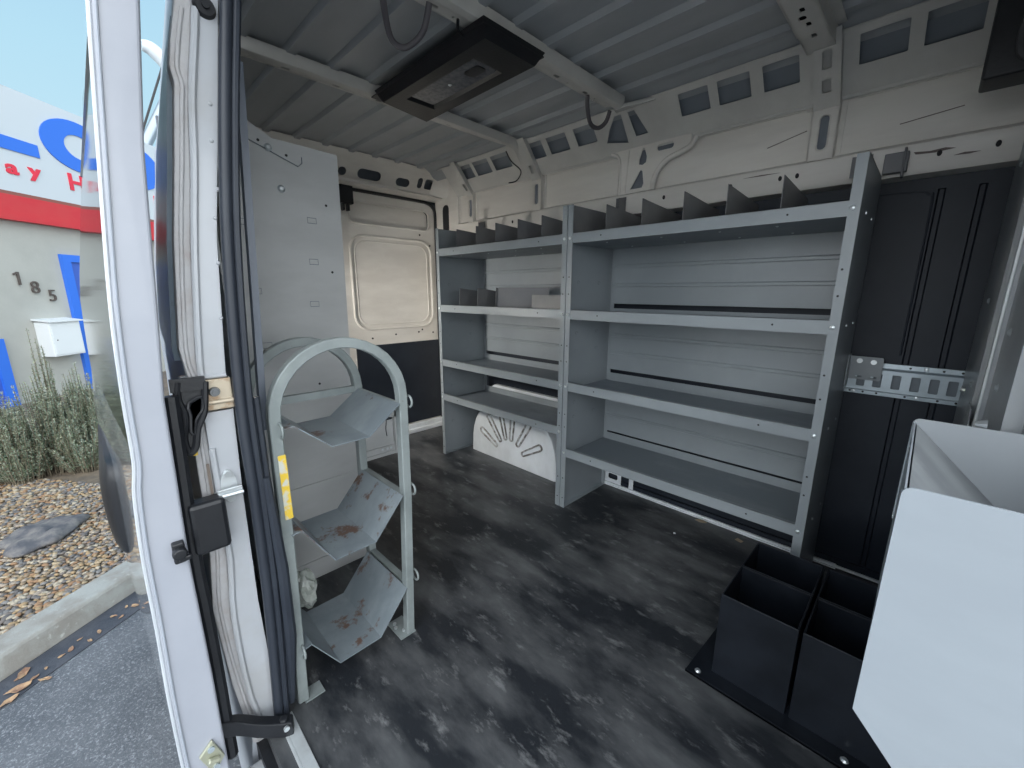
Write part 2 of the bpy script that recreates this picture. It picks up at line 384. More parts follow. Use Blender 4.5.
# roof skin with pressed ribs running lengthways
ribx = [.45,.59,.73,.87,1.01,1.15,1.288,1.43,1.583]
pts = [(.355,1.745)]
for x in ribx:
    pts += [(x-.030,1.762),(x-.020,1.747),(x+.006,1.747),(x+.014,1.762)]
pts += [(1.66,1.738),(1.72,1.70)]
M = MB(); M.sheet(pts, 'y', -.30, 2.50, .003)
ceiling = tag(M.build('ceiling', ROOFM), kind='structure')
M = MB(); M.plate([(.22,-.32),(1.80,-.32),(1.80,2.62),(.36,2.62),(.24,.97)], [], ZF, 1.78, 1.80); tag(M.build('roof_skin', WHITE_OUT), kind='structure')

def bow(y, w=.045, kind=0, short=False):
    """roof bow: rounded cap bar plus a perforated flange"""
    M = MB(); x1 = 1.655
    if kind == 0:
        path = [(.335,y,1.722),(.9,y,1.722),(1.60,y,1.715),(1.650,y,1.706),(1.70,y+.004,1.655),(1.735,y+.004,1.612)]
        if short: path = path[:3]
        ring = lambda p: [(p[0], p[1]-.026, p[2]+.03), (p[0], p[1]-.026, p[2]+.010), (p[0], p[1]-.016, p[2]-.004), (p[0], p[1]+.002, p[2]-.008), (p[0], p[1]+.016, p[2]-.002), (p[0], p[1]+.022, p[2]+.012), (p[0], p[1]+.024, p[2]+.03)]
        M.loft([ring(p) for p in path])
        hs = []
        x = .40
        while x < 1.52:
            hs.append(rrect(x, x+.028, y+.036, y+.050, .006, 2)); hs.append(rrect(x+.075, x+.083, y+.040, y+.048, .003, 2)); x += .17
        M.plate(rect(.335, 1.60, y+.018, y+.062), hs, lambda u,v,t: (u, v, 1.722+t+(v-y)*.15), 0, .002)
        M.box(.335, 1.60, y+.061, y+.063, 1.73, 1.76)
    else:
        hs = [rrect(x, x+.024, y-.010, y+.002, .004, 2) for x in (.4,.62,.84,1.06,1.2,1.32,1.39,1.47,1.54)] + [rrect(1.43,1.455,y-.006,y+.012,.008,3)]
        M.plate(rect(.22, 1.66, y-.040, y+.030), hs, ZF, 1.704, 1.707)
        for yy in (y-.040, y+.030): M.box(.22, 1.66, yy-.0015, yy+.0015, 1.704, 1.752)
        M.box(.22, 1.62, y+.030, y+.055, 1.742, 1.745); M.box(.22, 1.62, y-.065, y-.040, 1.742, 1.745)
    o = M.build('roof_bow', BOWM, ceiling, smooth=(kind == 0))
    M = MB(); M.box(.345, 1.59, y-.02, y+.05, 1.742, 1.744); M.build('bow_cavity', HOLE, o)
bow(1.615); bow(1.0, short=True); bow(.355, kind=1)
# flared joint of the middle bow into the rail
M = MB()
M.loft([[(1.60,.975,1.722),(1.60,1.024,1.722),(1.60,1.024,1.708),(1.60,.975,1.708)],
        [(1.665,.86,1.738),(1.665,1.06,1.738),(1.665,1.05,1.722),(1.665,.86,1.724)],
        [(1.672,.80,1.735),(1.672,1.075,1.735),(1.676,1.07,1.722),(1.676,.80,1.722)]])
M.build('bow_joint', BOWM, ceiling, bevel=.004)

# rear header with oval holes
def HF(u, v, t): return (u, 2.385 + .09*v + t, 1.755 - .13*v + t*.6)
hs = [rr2(.70,.82,.16,.46,.03), rr2(.865,.905,.26,.52,.03), rr2(.935,1.05,.24,.58,.012), rr2(1.09,1.135,.30,.60,.03),
      rr2(1.20,1.345,.26,.62,.035), rr2(1.445,1.54,.28,.60,.03), rr2(1.595,1.630,.20,.62,.02), rr2(1.648,1.73,.20,.60,.012)]
M = MB(); M.plate(rect(.36, 1.80, 0, 1), hs, HF, 0, .002)
M.sheet([(2.475,1.627),(2.455,1.612),(2.50,1.600),(2.545,1.598)], 'x', .36, 1.80, .003)
M.box(1.0, 1.45, 2.44, 2.47, 1.606, 1.622)
hdr = tag(M.build('trim_5', WHITE), kind='structure')
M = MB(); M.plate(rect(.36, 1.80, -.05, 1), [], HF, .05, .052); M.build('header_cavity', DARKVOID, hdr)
b = MB()
b.box(-.02, .02, -.001, .001, -.004, .004); o = b.build('slot', HOLE, hdr, origin=(0,0,0)); copies(o, [(x, 2.448, 1.617) for x in (1.09,1.19,1.29,1.39)], hdr)
# corner piece between header and side rail
M = MB(); M.loft([[(1.70,2.38,1.755),(1.70,2.475,1.625)], [(1.76,2.33,1.72),(1.80,2.40,1.60)], [(1.665,2.24,1.735),(1.775,2.24,1.60)]], closed=False)
M.build('corner_gusset', WHITE, hdr)

# rear wall: frame, and the closed cargo door with its pressings
M = MB(); M.box(.34, 1.90, 2.60, 2.62, -.12, 1.77); tag(M.build('wall_rear', DARKVOID), kind='structure')
dp = rect(.20, 1.792, .03, 1.60)
M = MB()
win = rrect(1.165, 1.745, .76, 1.335, .09, 6); top = rrect(1.175,1.735,1.405,1.530,.035,4)
M.plate([(.34,.02),(1.792,.02),(1.792,1.50),(1.785,1.55),(1.755,1.585),(1.71,1.597),(.34,1.60)], [win, top], YF, 2.548, 2.551)
M.plate(win, [], YF, 2.556, 2.560); M.plate(top, [], YF, 2.566, 2.570)
door = tag(M.build('door_1', WHITE), kind='structure')
def loop3(lp, y): return [(u, y, v) for u, v in lp]
M = MB(); M.tube(loop3(rrect(1.165,1.745,.76,1.335,.09,8), 2.546), .008, 8, closed=True); M.tube(loop3(rrect(1.195,1.715,.79,1.305,.07,8), 2.553), .004, 6, closed=True)
M.tube(loop3(rrect(1.175,1.735,1.405,1.530,.035,6), 2.546), .005, 8, closed=True)
M.build('pressed_bead', WHITE, door, smooth=True)
M = MB(); M.tube([(.36,2.54,1.590),(1.64,2.54,1.590)] + cr([(1.71,2.54,1.588),(1.755,2.54,1.575),(1.784,2.54,1.545),(1.790,2.54,1.49)], 4) + [(1.790,2.54,.05)], .010, 8)
M.build('door_seal', BLACK, door, smooth=True)
M = MB(); M.plate(rrect(1.155,1.80,.07,.655,.015), [], YF, 2.540, 2.547); M.build('lower_cover', LINER, door)
M = MB(); M.box(1.10, 1.19, 2.50, 2.54, 1.50, 1.60); M.box(1.12, 1.135, 2.50, 2.53, 1.46, 1.50); M.box(1.15, 1.165, 2.50, 2.53, 1.46, 1.50)
M.build('door_latch', BLACK, door, bevel=.004)
M = MB(); M.box(.34, 1.792, 2.50, 2.56, 0.001, .03); M.box(.34,1.792,2.525,2.56,.03,.06); M.build('door_sill', WELLM, door, bevel=.004)
b = MB(); b.tube([(0,0,0),(0,-.003,0)], .006, 8); o = b.build('plug', HOLE, door, origin=(0,0,0))
copies(o, [(1.27,2.547,.70),(1.44,2.547,.715),(1.62,2.547,.72),(1.65,2.547,.735),(1.74,2.547,.71),(1.66,2.545,1.375),(1.74,2.547,1.31)], door)

# passenger side wall behind the opening, and the header over the opening
BODY = [(-.55+.30,.09),(-.03,.114),(.156,.094),(.349,.084),(.47,.095),(.609,.099),(.71,.100),(.78,.100),(.843,.108),(.896,.103),(1.086,.122),(1.217,.141),(1.306,.153),(1.343,.158),(1.40,.166),(1.50,.185),(1.62,.20),(1.72,.23)]
M = MB()
rings = []
for y, dx in ((.97,0),(1.2,.012),(1.7,.05),(2.2,.09),(2.66,.12)):
    rings.append([(x+dx, y, z) for z, x in BODY] + [(x+dx+.035, y, z) for z, x in reversed(BODY)])
M.loft(rings)
wr = tag(M.build('wall_right', mat('side_paint_matt', (.40,.43,.47), .45, 0, spec=.25), smooth=True), kind='structure')
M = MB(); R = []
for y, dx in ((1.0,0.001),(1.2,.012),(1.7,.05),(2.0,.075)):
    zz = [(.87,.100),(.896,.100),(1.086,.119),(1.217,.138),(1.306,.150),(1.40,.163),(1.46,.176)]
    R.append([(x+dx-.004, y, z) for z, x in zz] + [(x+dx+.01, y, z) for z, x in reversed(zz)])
M.loft(R); M.build('quarter_reflection', mat('quarter_reflection_tint', (.13,.17,.21), .34, 0, col2=(.24,.29,.33), nscale=3, namt=.8, spec=.25), wr, smooth=True)  # dark reflection on the white side paint, painted in as a bluish sheet
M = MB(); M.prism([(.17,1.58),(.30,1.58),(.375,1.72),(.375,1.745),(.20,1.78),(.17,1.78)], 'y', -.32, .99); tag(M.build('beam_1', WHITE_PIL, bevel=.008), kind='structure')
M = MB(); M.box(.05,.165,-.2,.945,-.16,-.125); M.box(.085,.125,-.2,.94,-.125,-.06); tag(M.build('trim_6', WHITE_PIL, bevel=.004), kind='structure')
# aluminium step edge
M = MB(); M.prism([(.172,0.0005),(.196,.0005),(.196,.007),(.172,.007)], 'y', -.10, .945); M.box(.166,.172,-.10,.945,-.03,.007)
tag(M.build('trim_7', ALU, bevel=.001), kind='structure')

# ------------------------------------------------------------------ rear pillar of the side opening
pil = MB()
LO = [(.114,-.03),(.094,.156),(.084,.349),(.095,.47),(.099,.609),(.100,.71),(.100,.772)]
LI = [(.150,-.06),(.119,.10),(.112,.317),(.122,.456),(.122,.60),(.122,.70),(.122,.772)]
RI = [(.172,-.06),(.170,.10),(.163,.336),(.165,.60),(.170,.772)]
UO = [(.109,.84),(.103,.896),(.122,1.086),(.141,1.217),(.153,1.306),(.158,1.343),(.155,1.368),(.162,1.409),(.174,1.462),(.20,1.60)]
UI = [(.126,.84),(.125,.875),(.144,1.071),(.163,1.217),(.172,1.306),(.180,1.36),(.187,1.40),(.197,1.462),(.22,1.60)]
UR = [(.166,.84),(.184,1.092),(.205,1.25),(.236,1.488),(.25,1.60)]
M = MB()
M.plate(UI + UR[::-1], [], YF, .950, .99); M.plate(LI + RI[::-1], [], YF, .950, .99)
M.plate(rrect(.098,.168,.772,.842,.006), [], YF, .985, 1.0)
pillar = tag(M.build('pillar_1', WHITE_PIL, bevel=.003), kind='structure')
M = MB(); M.plate(UO + UI[::-1], [], YF, .962, .99); M.plate(LO + LI[::-1], [], YF, .962, .99)
M.tube(cr([(x+.010,.961,z) for x, z in UO[:-1]], 3), .004, 6); M.tube(cr([(x+.012,.961,z) for x, z in LO], 3), .004, 6)
M.build('seam_flange', SEAM, pillar, bevel=.003)
M = MB(); M.tube(cr([(x+.004,.950,z) for x, z in UI[:-1]], 3), .006, 8); M.tube(cr([(x+.004,.950,z) for x, z in LI[:-1]], 3), .006, 8)
M.tube([(.126,.950,.842),(.166,.950,.842)], .005, 8); M.build('pressed_ridge', WHITE_PIL, pillar, smooth=True)
# grommet at the top of the pillar
M = MB(); M.tube([(.214,.950,1.468),(.214,.942,1.468)], [.017,.014], 20); M.tube([(.214,.943,1.468),(.214,.938,1.468)], [.006,.005], 12); M.build('grommet', BLACK, pillar, smooth=True)
b = MB(); b.tube([(0,0,0),(0,-.002,0)], [.004,.002], 8); o = b.build('spot_weld', WHITE_PIL, pillar, origin=(0,0,0))
copies(o, [(.203,.950,1.32),(.197,.950,1.26),(.205,.950,1.22),(.197,.950,1.18),(.186,.950,1.13),(.181,.950,1.05),(.172,.950,.95)], pillar)
# rusty end plate of the slider rail
M = MB(); M.box(.128, .172, .945, .985, .776, .836); M.tube([(.128,.944,.792),(.172,.944,.792)], .005, 8)
M.build('rail_end_plate', mat('rail_end', (.50,.43,.33), .35, .3, col2=(.36,.25,.16), nscale=30, namt=1, lo=.5, hi=.6), pillar, bevel=.003)
M = MB(); M.tube([(.143,.946,.812),(.143,.938,.812)], [.010,.008], 14); M.tube([(.143,.938,.812),(.143,.934,.812)], .0045, 6); M.build('screw', mat('screw_dark', (.16,.17,.18), .3, .6), pillar)
M = MB(); M.plate(rrect(.096,.104,.690,.735,.001), [], YF, .9595, .9605); M.build('yellow_sticker', YEL, pillar)
M = MB(); M.plate(rrect(.112,.117,.600,.672,.002), [], YF, .9485, .9495); M.build('slot', mat('slot_brown', (.16,.13,.11), .6), pillar)
# striker
st = thing('door_striker', 'metal latch striker with two bolts on the white door pillar', 'latch', (.140,.950,.615))
M = MB(); M.plate([(u*.014+.143, v*.034+.617) for u, v in [(math.cos(a*math.pi/8), math.sin(a*math.pi/8)) for a in range(16)]], [], YF, .945, .949); M.build('striker_plate', ALU, st)
M = MB(); M.tube([(.122,.949,.607),(.122,.925,.607),(.160,.925,.607),(.160,.949,.607)], .005, 8); M.box(.120,.162,.928,.932,.604,.618); M.build('striker_loop', BOLT, st, bevel=.001)
b = MB(); b.tube([(0,0,0),(0,-.004,0)], .007, 8); o = b.build('bolt', BOLT, st, origin=(0,0,0)); copies(o, [(.143,.945,.642),(.143,.945,.590)], st)

# door opening seal: rubber bulb and inner lip
SP = [(.259,1.56),(.250,1.486),(.223,1.287),(.201,1.074),(.186,.791),(.186,.575),(.184,.334),(.174,.070),(.169,-.03)]
M = MB(); M.tube(cr([(x-.005,.935,z) for x, z in SP], 6), .0105, 10)
M.tube(cr([(x+.010,.932,z) for x, z in SP], 6), .0065, 8)
ws = thing('door_seal', 'dark rubber weather seal running down the door pillar', 'seal', (.17,.935,-.03))
M.build('rubber_bulb', RUBBER, ws, smooth=True)
M = MB(); M.tube(cr([(x+.022,.940,z) for x, z in SP[4:-1]], 6), .008, 8); M.build('inner_lip', RUBBER, ws, smooth=True)
M = MB(); M.tube([(.206,.93,.62),(.213,.93,.40),(.212,.935,.22),(.198,.94,.04)], [.008,.012,.013,.008], 8); M.build('lower_cover', RUBBER, ws, smooth=True)
# body trim panel edge behind the seal
M = MB(); M.plate([(.225,.70),(.238,.70),(.277,1.425),(.264,1.425)], [], YF, 1.00, 1.02); tag(M.build('trim_8', mat('grey_edge', (.12,.14,.175), .4)), kind='structure')

# ------------------------------------------------------------------ sliding door, slid back along the outside
sd = thing('sliding_door', 'open white sliding side door seen on its narrow leading edge, beside the black door seal', 'door', (.02,.9,-.10))
EO = [(-.12,.014),(-.02,-.004),(.082,-.007),(.25,-.006),(.40,-.002),(.543,.000),(.66,.006),(.72,.014),(.828,.017),(.978,.025),(1.20,.046),(1.397,.066),(1.50,.080),(1.60,.095)]
EI = [(-.12,.062),(.014,.060),(.25,.061),(.40,.060),(.513,.059),(.818,.066),(.977,.079),(1.213,.097),(1.42,.122),(1.60,.148)]
M = MB()
pts = [(x, z) for z, x in EO] + [(x, z) for z, x in reversed(EI)]
M.plate([(x, z) for x, z in pts], [], YF, .900, .93)
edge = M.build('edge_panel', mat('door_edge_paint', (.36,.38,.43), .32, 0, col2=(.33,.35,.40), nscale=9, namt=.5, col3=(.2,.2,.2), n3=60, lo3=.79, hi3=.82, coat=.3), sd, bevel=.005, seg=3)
M = MB(); M.tube(cr([(x-.002,.904,z) for z, x in EO], 4), .0032, 8); M.build('hem_lip', WHITE_OUT, sd, smooth=True)
M = MB(); M.tube(cr([(x+.006,.8985,z) for z, x in EO], 4), .0018, 6); M.build('groove', mat('groove_grey', (.30,.33,.38), .5), sd, smooth=True)
# outer skin below the glass and above it
def skin(z0, z1, y0=.91, y1=2.02, off=0., bulge=.036):
    zs = [z0 + (z1-z0)*i/8 for i in range(9)]
    def xo(z):
        for (za, xa), (zb, xb) in zip(EO, EO[1:]):
            if za <= z <= zb: return xa + (xb-xa)*(z-za)/(zb-za)
        return EO[-1][1]
    R = []
    for y in [y0 + (y1-y0)*i/6 for i in range(7)]:
        f = (y-y0)/(y1-y0)
        def k(z): return f*(.042 if z < 1.0 else .042-.075*(z-1.0) if z < 1.36 else .015-.19*(z-1.36))
        R.append([(xo(z)-k(z)+off-.002, y, z) for z in zs] + [(xo(z)-k(z)+off+.02, y, z) for z in reversed(zs)])
    return R
M = MB(); M.loft(skin(-.12, .735, bulge=.050)); M.build('outer_skin', WHITE_OUT, sd, smooth=True)
M = MB(); M.loft(skin(1.36, 1.60, off=-.003)); M.build('upper_frame', WHITE_OUT, sd, smooth=True)
M = MB(); M.loft(skin(.73, 1.37, bulge=.036)); M.build('window_glass', GLASS, sd, smooth=True)
# dark inner trim
M = MB(); R = []
for y in (.93, 1.3, 1.7, 2.02):
    k = .03*(y-.93)
    R.append([(x-k-.030, y, z) for z, x in EI] + [(x-k-.004+.004*(z<.7), y, z) for z, x in reversed(EI)])
M.loft(R); M.build('inner_trim', mat('inner_trim_grey', (.10,.12,.15), .25, 0, coat=.6), sd, smooth=True)
M = MB(); M.tube(cr([(x+.010,.928,z) for z, x in EI[1:6]], 4), .012, 8); M.build('inner_seal', BLACK, sd, smooth=True)
# black rub moulding
M = MB(); R = []
for y, k in ((1.42,.15),(1.425,.45),(1.44,.72),(1.47,.92),(1.52,1.),(1.7,1.),(1.9,1.),(2.02,1.)):
    x0 = -.018; d = (.040-.012*(y-1.42))*k; zc = .43; h = .145*(.6+.4*k)
    R.append([(x0+.015, y, zc-h)] + [(x0-d*abs(math.sin(math.pi*j/12))**.6, y, zc-h*math.cos(math.pi*j/12)) for j in range(13)] + [(x0+.015, y, zc+h)])
M.loft(R); M.build('rub_moulding', BLACK, sd, smooth=True)
# bump stop and lock hardware on the edge
M = MB(); M.box(.037,.055,.885,.90,.520,.560); M.tube([(.046,.887,.543),(.046,.872,.543)], .011, 12); M.box(.043,.062,.876,.884,.526,.536); M.build('edge_latch', BLACK, sd, bevel=.003)
M = MB(); M.plate([(.016,.088),(.040,.112),(.056,.060),(.034,.030)], [], YF, .893, .900); M.tube([(.028,.888,.074),(.046,.888,.066)], .006, 10)
plate = M.build('lock_plate', mat('plate_khaki', (.42,.43,.33), .35, .4), sd, bevel=.002)
b = MB(); b.tube([(0,0,0),(0,-.004,0)], .006, 10); o = b.build('screw', ZINC, plate, origin=(0,0,0)); copies(o, [(.036,.893,.095),(.040,.893,.048)], plate)
M = MB(); M.box(.070,.128,.905,.945,.508,.612); M.build('arm_cover', BLACK, sd, bevel=.008)
# middle roller arm with its open loop
M = MB(); M.box(.078,.130,.932,.940,.822,.846); M.plate([(.083,.82),(.128,.825),(.124,.79),(.112,.756),(.104,.71),(.092,.70),(.088,.76)], [], YF, .938, .948); M.tube(cr([(.130,.936,.835),(.125,.936,.800),(.120,.936,.775),(.108,.936,.750),(.100,.936,.715),(.090,.936,.705),(.085,.936,.73),(.092,.936,.775),(.086,.936,.81),(.090,.936,.84)], 4), .006, 8)
M.tube(cr([(.102,.933,.800),(.120,.933,.808),(.121,.933,.786),(.108,.933,.766),(.104,.933,.742),(.097,.933,.745),(.100,.933,.775),(.098,.933,.79)], 3), .0032, 6, closed=True)
M.plate([(.100,.80),(.120,.806),(.119,.786),(.108,.768),(.104,.745),(.098,.75)], [], YF, .938, .941)
M.build('middle_roller_arm', BLACK, sd, smooth=True)
# lower arm to the sill
M = MB(); M.bar(cr([(.058,.925,.10),(.090,.925,.078),(.125,.915,.050),(.158,.905,.030),(.185,.895,.020)], 4), .012, .020, (0,0,1)); M.tube([(.168,.899,.018),(.168,.899,.052)], .009, 12)
la = M.build('lower_roller_arm', BLACK, sd, bevel=.003)
M = MB(); M.tube([(.168,.886,.035),(.168,.880,.035)], .006, 10); M.build('bolt', BOLT, la)

# ------------------------------------------------------------------ shelving units on the driver side
LIP = .040
def end_panel(y, inward, root, top=1.345, x0=1.44, x1=1.79, dark=False, label=None):
    M = MB(); t = .002
    ya, yb = (y, y+t) if inward > 0 else (y-t, y)
    M.box(x0, x1, ya, yb, .001, top)
    fy = sorted((y, y+inward*.025)); M.box(x0-.002, x0, fy[0], fy[1], .001, top)
    by = sorted((y, y+inward*.022)); M.box(x1-.002, x1, by[0], by[1], .001, top)
    M.box(x0, x1, by[0], by[1], .001, .003); M.box(x0, x1, ya, yb, top-.002, top)
    return M.build('end_panel', STEEL, root)
def shelf(root, y0, y1, zt, x0=1.44, x1=1.788):
    M = MB(); zd = zt - LIP
    M.box(x0, x0+.0018, y0, y1, zd, zt); M.box(x0, x0+.012, y0, y1, zt-.0015, zt)
    M.box(x1-.002, x1, y0, y1, zd, zt-.002)
    s = M.build('shelf', STEEL, root)
    M = MB(); M.box(x0+.0018, x1-.002, y0, y1, zd, zd+.002); M.build('deck', STEEL_DK, s)
    return s
def back_panel(root, y0, y1, z0, z1, x=1.775, n=3):
    h = (z1-z0)/n; pr = [(x, z0)]
    for k in range(1, n):
        z = z0 + h*k; pr += [(x, z-.008), (x-.004, z-.005), (x-.004, z+.004), (x, z+.008)]
    pr += [(x, z1)]
    M = MB(); M.sheet([(a, b) for a, b in pr], 'y', y0, y1, .0015)
    return M.build('back_panel', STEEL, root)
def divider(root, y, z0=1.198, h=.130, dep=.325, lean=0.):
    M = MB(); x0 = 1.458
    M.plate([(x0, z0), (x0+dep, z0), (x0+dep, z0+h*.86), (x0+lean, z0+h)], [], lambda u, v, t: (u, t, v), y-.0009, y+.0009)
    M.box(x0, x0+dep, y, y+.014, z0, z0+.0015)
    return M.build('divider', mat_div, root)
mat_div = mat('divider_grey', (.17,.17,.172), .45, 0, col2=(.12,.125,.14), nscale=6, namt=.6)

ru = thing('shelving_unit', 'long grey steel shelving unit with four shelves, nearer the black bins', 'shelving', (1.615,.64,0), 'steel shelving bays on the van side')
end_panel(.168, 1, ru); end_panel(1.108, -1, ru)
for z in (1.235, .925, .609, .298): shelf(ru, .171, 1.105, z)
back_panel(ru, .20, 1.085, .945, 1.20); back_panel(ru, .20, 1.085, .628, .880); back_panel(ru, .20, 1.085, .310, .575)
for y in (.354,.504,.641,.792,.941): divider(ru, y)
M = MB(); M.box(1.462,1.785,1.096,1.099,1.198,1.345); M.build('divider', mat_div, ru)
lu = thing('shelving_unit', 'grey steel shelving unit standing over the white wheel arch', 'shelving', (1.615,1.58,0), 'steel shelving bays on the van side')
end_panel(2.042, -1, lu); end_panel(1.112, 1, lu)
for z in (1.235, .925, .606, .393): shelf(lu, 1.115, 2.039, z)
back_panel(lu, 1.145, 2.00, .945, 1.20); back_panel(lu, 1.145, 2.00, .628, .885)
for y in (1.27,1.416,1.569,1.715,1.875): divider(lu, y)
for y in (1.572,1.716,1.868): divider(lu, y, .888, .131, .16, .006)
M = MB(); M.plate([(1.47,.888),(1.62,.888),(1.62,1.02),(1.475,1.02)], [], lambda u, v, t: (u, 1.572-(u-1.47)*1.45+t, v), 0, .002); M.build('divider', mat_div, lu)
M = MB(); M.box(1.50,1.502,1.135,1.36,.888,.985); M.build('divider', mat_div, lu)
for root, ys in ((ru, (.184,1.095)), (lu, (1.125,2.030))):
    o = rivet(root, 'x', .0065, .004)
    copies(o, [(1.4375, y, z-.02) for y in ys for z in (1.235,.925,.609,.298 if root is ru else .393)], root)
    o = rivet(root, 'x', .003, .0015, HOLE, 'punched_hole')
    y0, y1 = ys
    copies(o, [(1.4378, y, z) for y in ys for z in (1.06,.99,.77,.70,.46,.40,.15,.05)] + [(1.4398, y0+(y1-y0)*f, z-.02) for f in (.16,.84) for z in (1.235,.925,.609,.298 if root is ru else .393)], root)
    o = rivet(root, '-z', .004, .003, BOLT, 'screw')
    copies(o, [(x, y0+(y1-y0)*f, 1.1945) for f in (.2,.38,.6,.85) for x in (1.50,1.70)], root)
    # dimple knockouts on the inside of the end panels
    b = MB(); b.tube([(.009*math.cos(a*math.pi/6), 0, .007*math.sin(a*math.pi/6)) for a in range(10)], .0009, 5); o = b.build('knockout', STEEL_DK, root, origin=(0,0,0))
    yy = 1.105 if root is ru else 2.039
    copies(o, [(x, yy, z) for x in (1.52,1.68) for z in (1.04,.82,.74,.50,.43)] + ([(1.52,yy,.2),(1.66,yy,.25),(1.60,yy,.12),(1.7,yy,.08)] if root is lu else []), root)
# rivets on the outside of the near end panel
o = rivet(ru, 'y', .0045, .003, BOLT, 'screw'); copies(o, [(x, .168, z) for x in (1.56,1.70) for z in (1.215,.905,.588,.278)], ru)
for root, y in ((ru,.215),(ru,1.05),(lu,1.99)):
    M = MB(); M.box(1.70,1.772,y-.014,y+.016,1.352,1.354); M.plate(rect(y-.02,y+.03,1.35,1.41), [rrect(y-.010,y+.014,1.392,1.400,.003)], XF, 1.748, 1.750); M.box(1.70,1.75,y-.015,y-.012,1.30,1.40)
    br = M.build('wall_bracket', mat_div, root)
    M = MB(); M.tube([(1.748,y+.004,1.372),(1.742,y+.004,1.372)], .008, 10); M.build('bolt', BOLT, br)
M = MB(); M.box(1.735,1.757,.112,.166,1.345,1.400); M.box(1.73,1.757,.118,.124,1.33,1.41); M.build('wall_bracket', mat_div, ru, bevel=.002)
# bracket from the near upright to the slotted track
M = MB(); M.plate(rrect(.080,.168,.715,.792,.006), [rrect(.090,.106,.722,.728,.002), rrect(.128,.146,.722,.728,.002)], XF, 1.790, 1.793); M.box(1.74,1.793,.164,.167,.69,.80)
br = M.build('track_bracket', STEEL, ru)
b = MB(); b.tube([(0,0,0),(-.006,0,0)], .008, 10); o = b.build('bolt', BOLT, br, origin=(0,0,0)); copies(o, [(1.790,.140,.778),(1.790,.104,.776)], br)

# slotted cargo track
et = thing('cargo_track', 'bright zinc slotted tie-down track on the dark wall behind the near end of the shelving', 'track', (1.81,.03,.67))
hs = [rrect(y-.011, y+.011, .692, .738, .003, 2) for y in (-.085,-.045,-.003,.042,.088,.130)]
M = MB(); M.plate(rect(-.13,.175,.682,.750), hs, XF, 1.802, 1.804)
M.sheet([(1.825,.664),(1.818,.664),(1.818,.676),(1.803,.682)], 'y', -.13, .175, .0015); M.sheet([(1.803,.750),(1.818,.756),(1.818,.770),(1.825,.770)], 'y', -.13, .175, .0015)
M.build('track_rail', ZINC, et)
M = MB(); M.box(1.820,1.822,-.13,.175,.682,.750); M.build('track_backing', mat('track_back', (.16,.19,.22), .5), et)
o = rivet(et, 'x', .0035, .001, HOLE, 'punched_hole'); copies(o, [(1.817,y,z) for y in (-.10,-.06,.015,.085,.12,.155) for z in (.670,.763)], et)
o = rivet(et, 'x', .006, .003, BOLT, 'screw'); copies(o, [(1.817,-.022,.763),(1.817,-.012,.670),(1.817,.145,.670)], et)

# wheel arch box
WELLR = mat('rib_edge_grime', (.42,.43,.43), .5, 0, col2=(.16,.15,.14), nscale=30, namt=1., lo=.45, hi=.55)
M = MB(); R = []
for x, s in ((1.62,1.),(1.628,1.035),(1.83,1.06)):
    ring = [(x, 1.63+.335*s, .001)]
    for k in range(0, 19):
        a = math.pi*k/18; cxx, sz = math.cos(a), math.sin(a)
        ring.append((x, 1.63+.335*s*math.copysign(abs(cxx)**.75, cxx), .001 + .345*min(s,1.02)*abs(sz)**.72))
    ring.append((x, 1.63-.335*s, .001)); R.append(ring)
M.loft(R)
ww = M.build('wheel_arch', WELLM, wall_left, smooth=True)
for a in (28, 52, 75, 96, 122, 150):
    ar = math.radians(a); c0 = Vector((1.6165, 1.63, .03)); d = Vector((0, math.cos(ar), math.sin(ar))); w = Vector((0, -d.z, d.y))
    p0, p1 = c0 + d*.13, c0 + d*(.285 if 40 < a < 140 else .27)
    M = MB(); loop = []
    for k in range(8):
        t = math.pi*k/7; loop.append(p1 + d*.016*math.sin(t) + w*.017*math.cos(t))
    for k in range(8):
        t = math.pi*k/7; loop.append(p0 - d*.012*math.sin(t) - w*.012*math.cos(t))
    M.tube(loop, .0055, 6, closed=True)
    M.build('pressed_rib', WELLR, ww, smooth=True)
M = MB(); M.loft([[(1.80,2.0,.375),(1.83,2.0,.375),(1.83,2.0,.30),(1.80,2.0,.30)], [(1.80,1.95,.405),(1.83,1.95,.405),(1.83,1.95,.30),(1.80,1.95,.30)], [(1.80,1.40,.405),(1.83,1.40,.405),(1.83,1.40,.30),(1.80,1.40,.30)], [(1.80,1.25,.36),(1.83,1.25,.36),(1.83,1.25,.30),(1.80,1.25,.30)]])
M.build('arch_flange', WELLM, ww, smooth=True)

# ------------------------------------------------------------------ roof lamp
lp = thing('roof_lamp', 'black framed interior lamp mounted between two roof bows', 'lamp', (.975,1.27,1.672))
M = MB()
fo = [(.862,.965),(1.085,.965),(1.095,1.585),(.862,1.545)]; fi = [(.925,1.085),(1.022,1.085),(1.028,1.44),(.928,1.44)]
def ringloft(M, loops):
    M.loft([loops[0], loops[1], loops[2], loops[3]], cap=False)
def lp3(p, z): return [(x, y, z) for x, y in p]
M.loft([lp3([(.85,.955),(1.10,.955),(1.108,1.60),(.85,1.555)], 1.712), lp3(fo, 1.690), lp3([(.872,.975),(1.075,.975),(1.083,1.572),(.872,1.535)], 1.674), lp3([(.915,1.075),(1.032,1.075),(1.038,1.452),(.918,1.452)], 1.674), lp3(fi, 1.684), lp3(fi, 1.700)], cap=False)
M.box(.855,1.10,.96,1.59,1.700,1.704)
M.build('lamp_frame', BLACK, lp)
M = MB(); M.plate(rrect(.927,1.024,1.088,1.438,.010), [], ZF, 1.682, 1.686); lens = M.build('lamp_lens', LENS, lp)
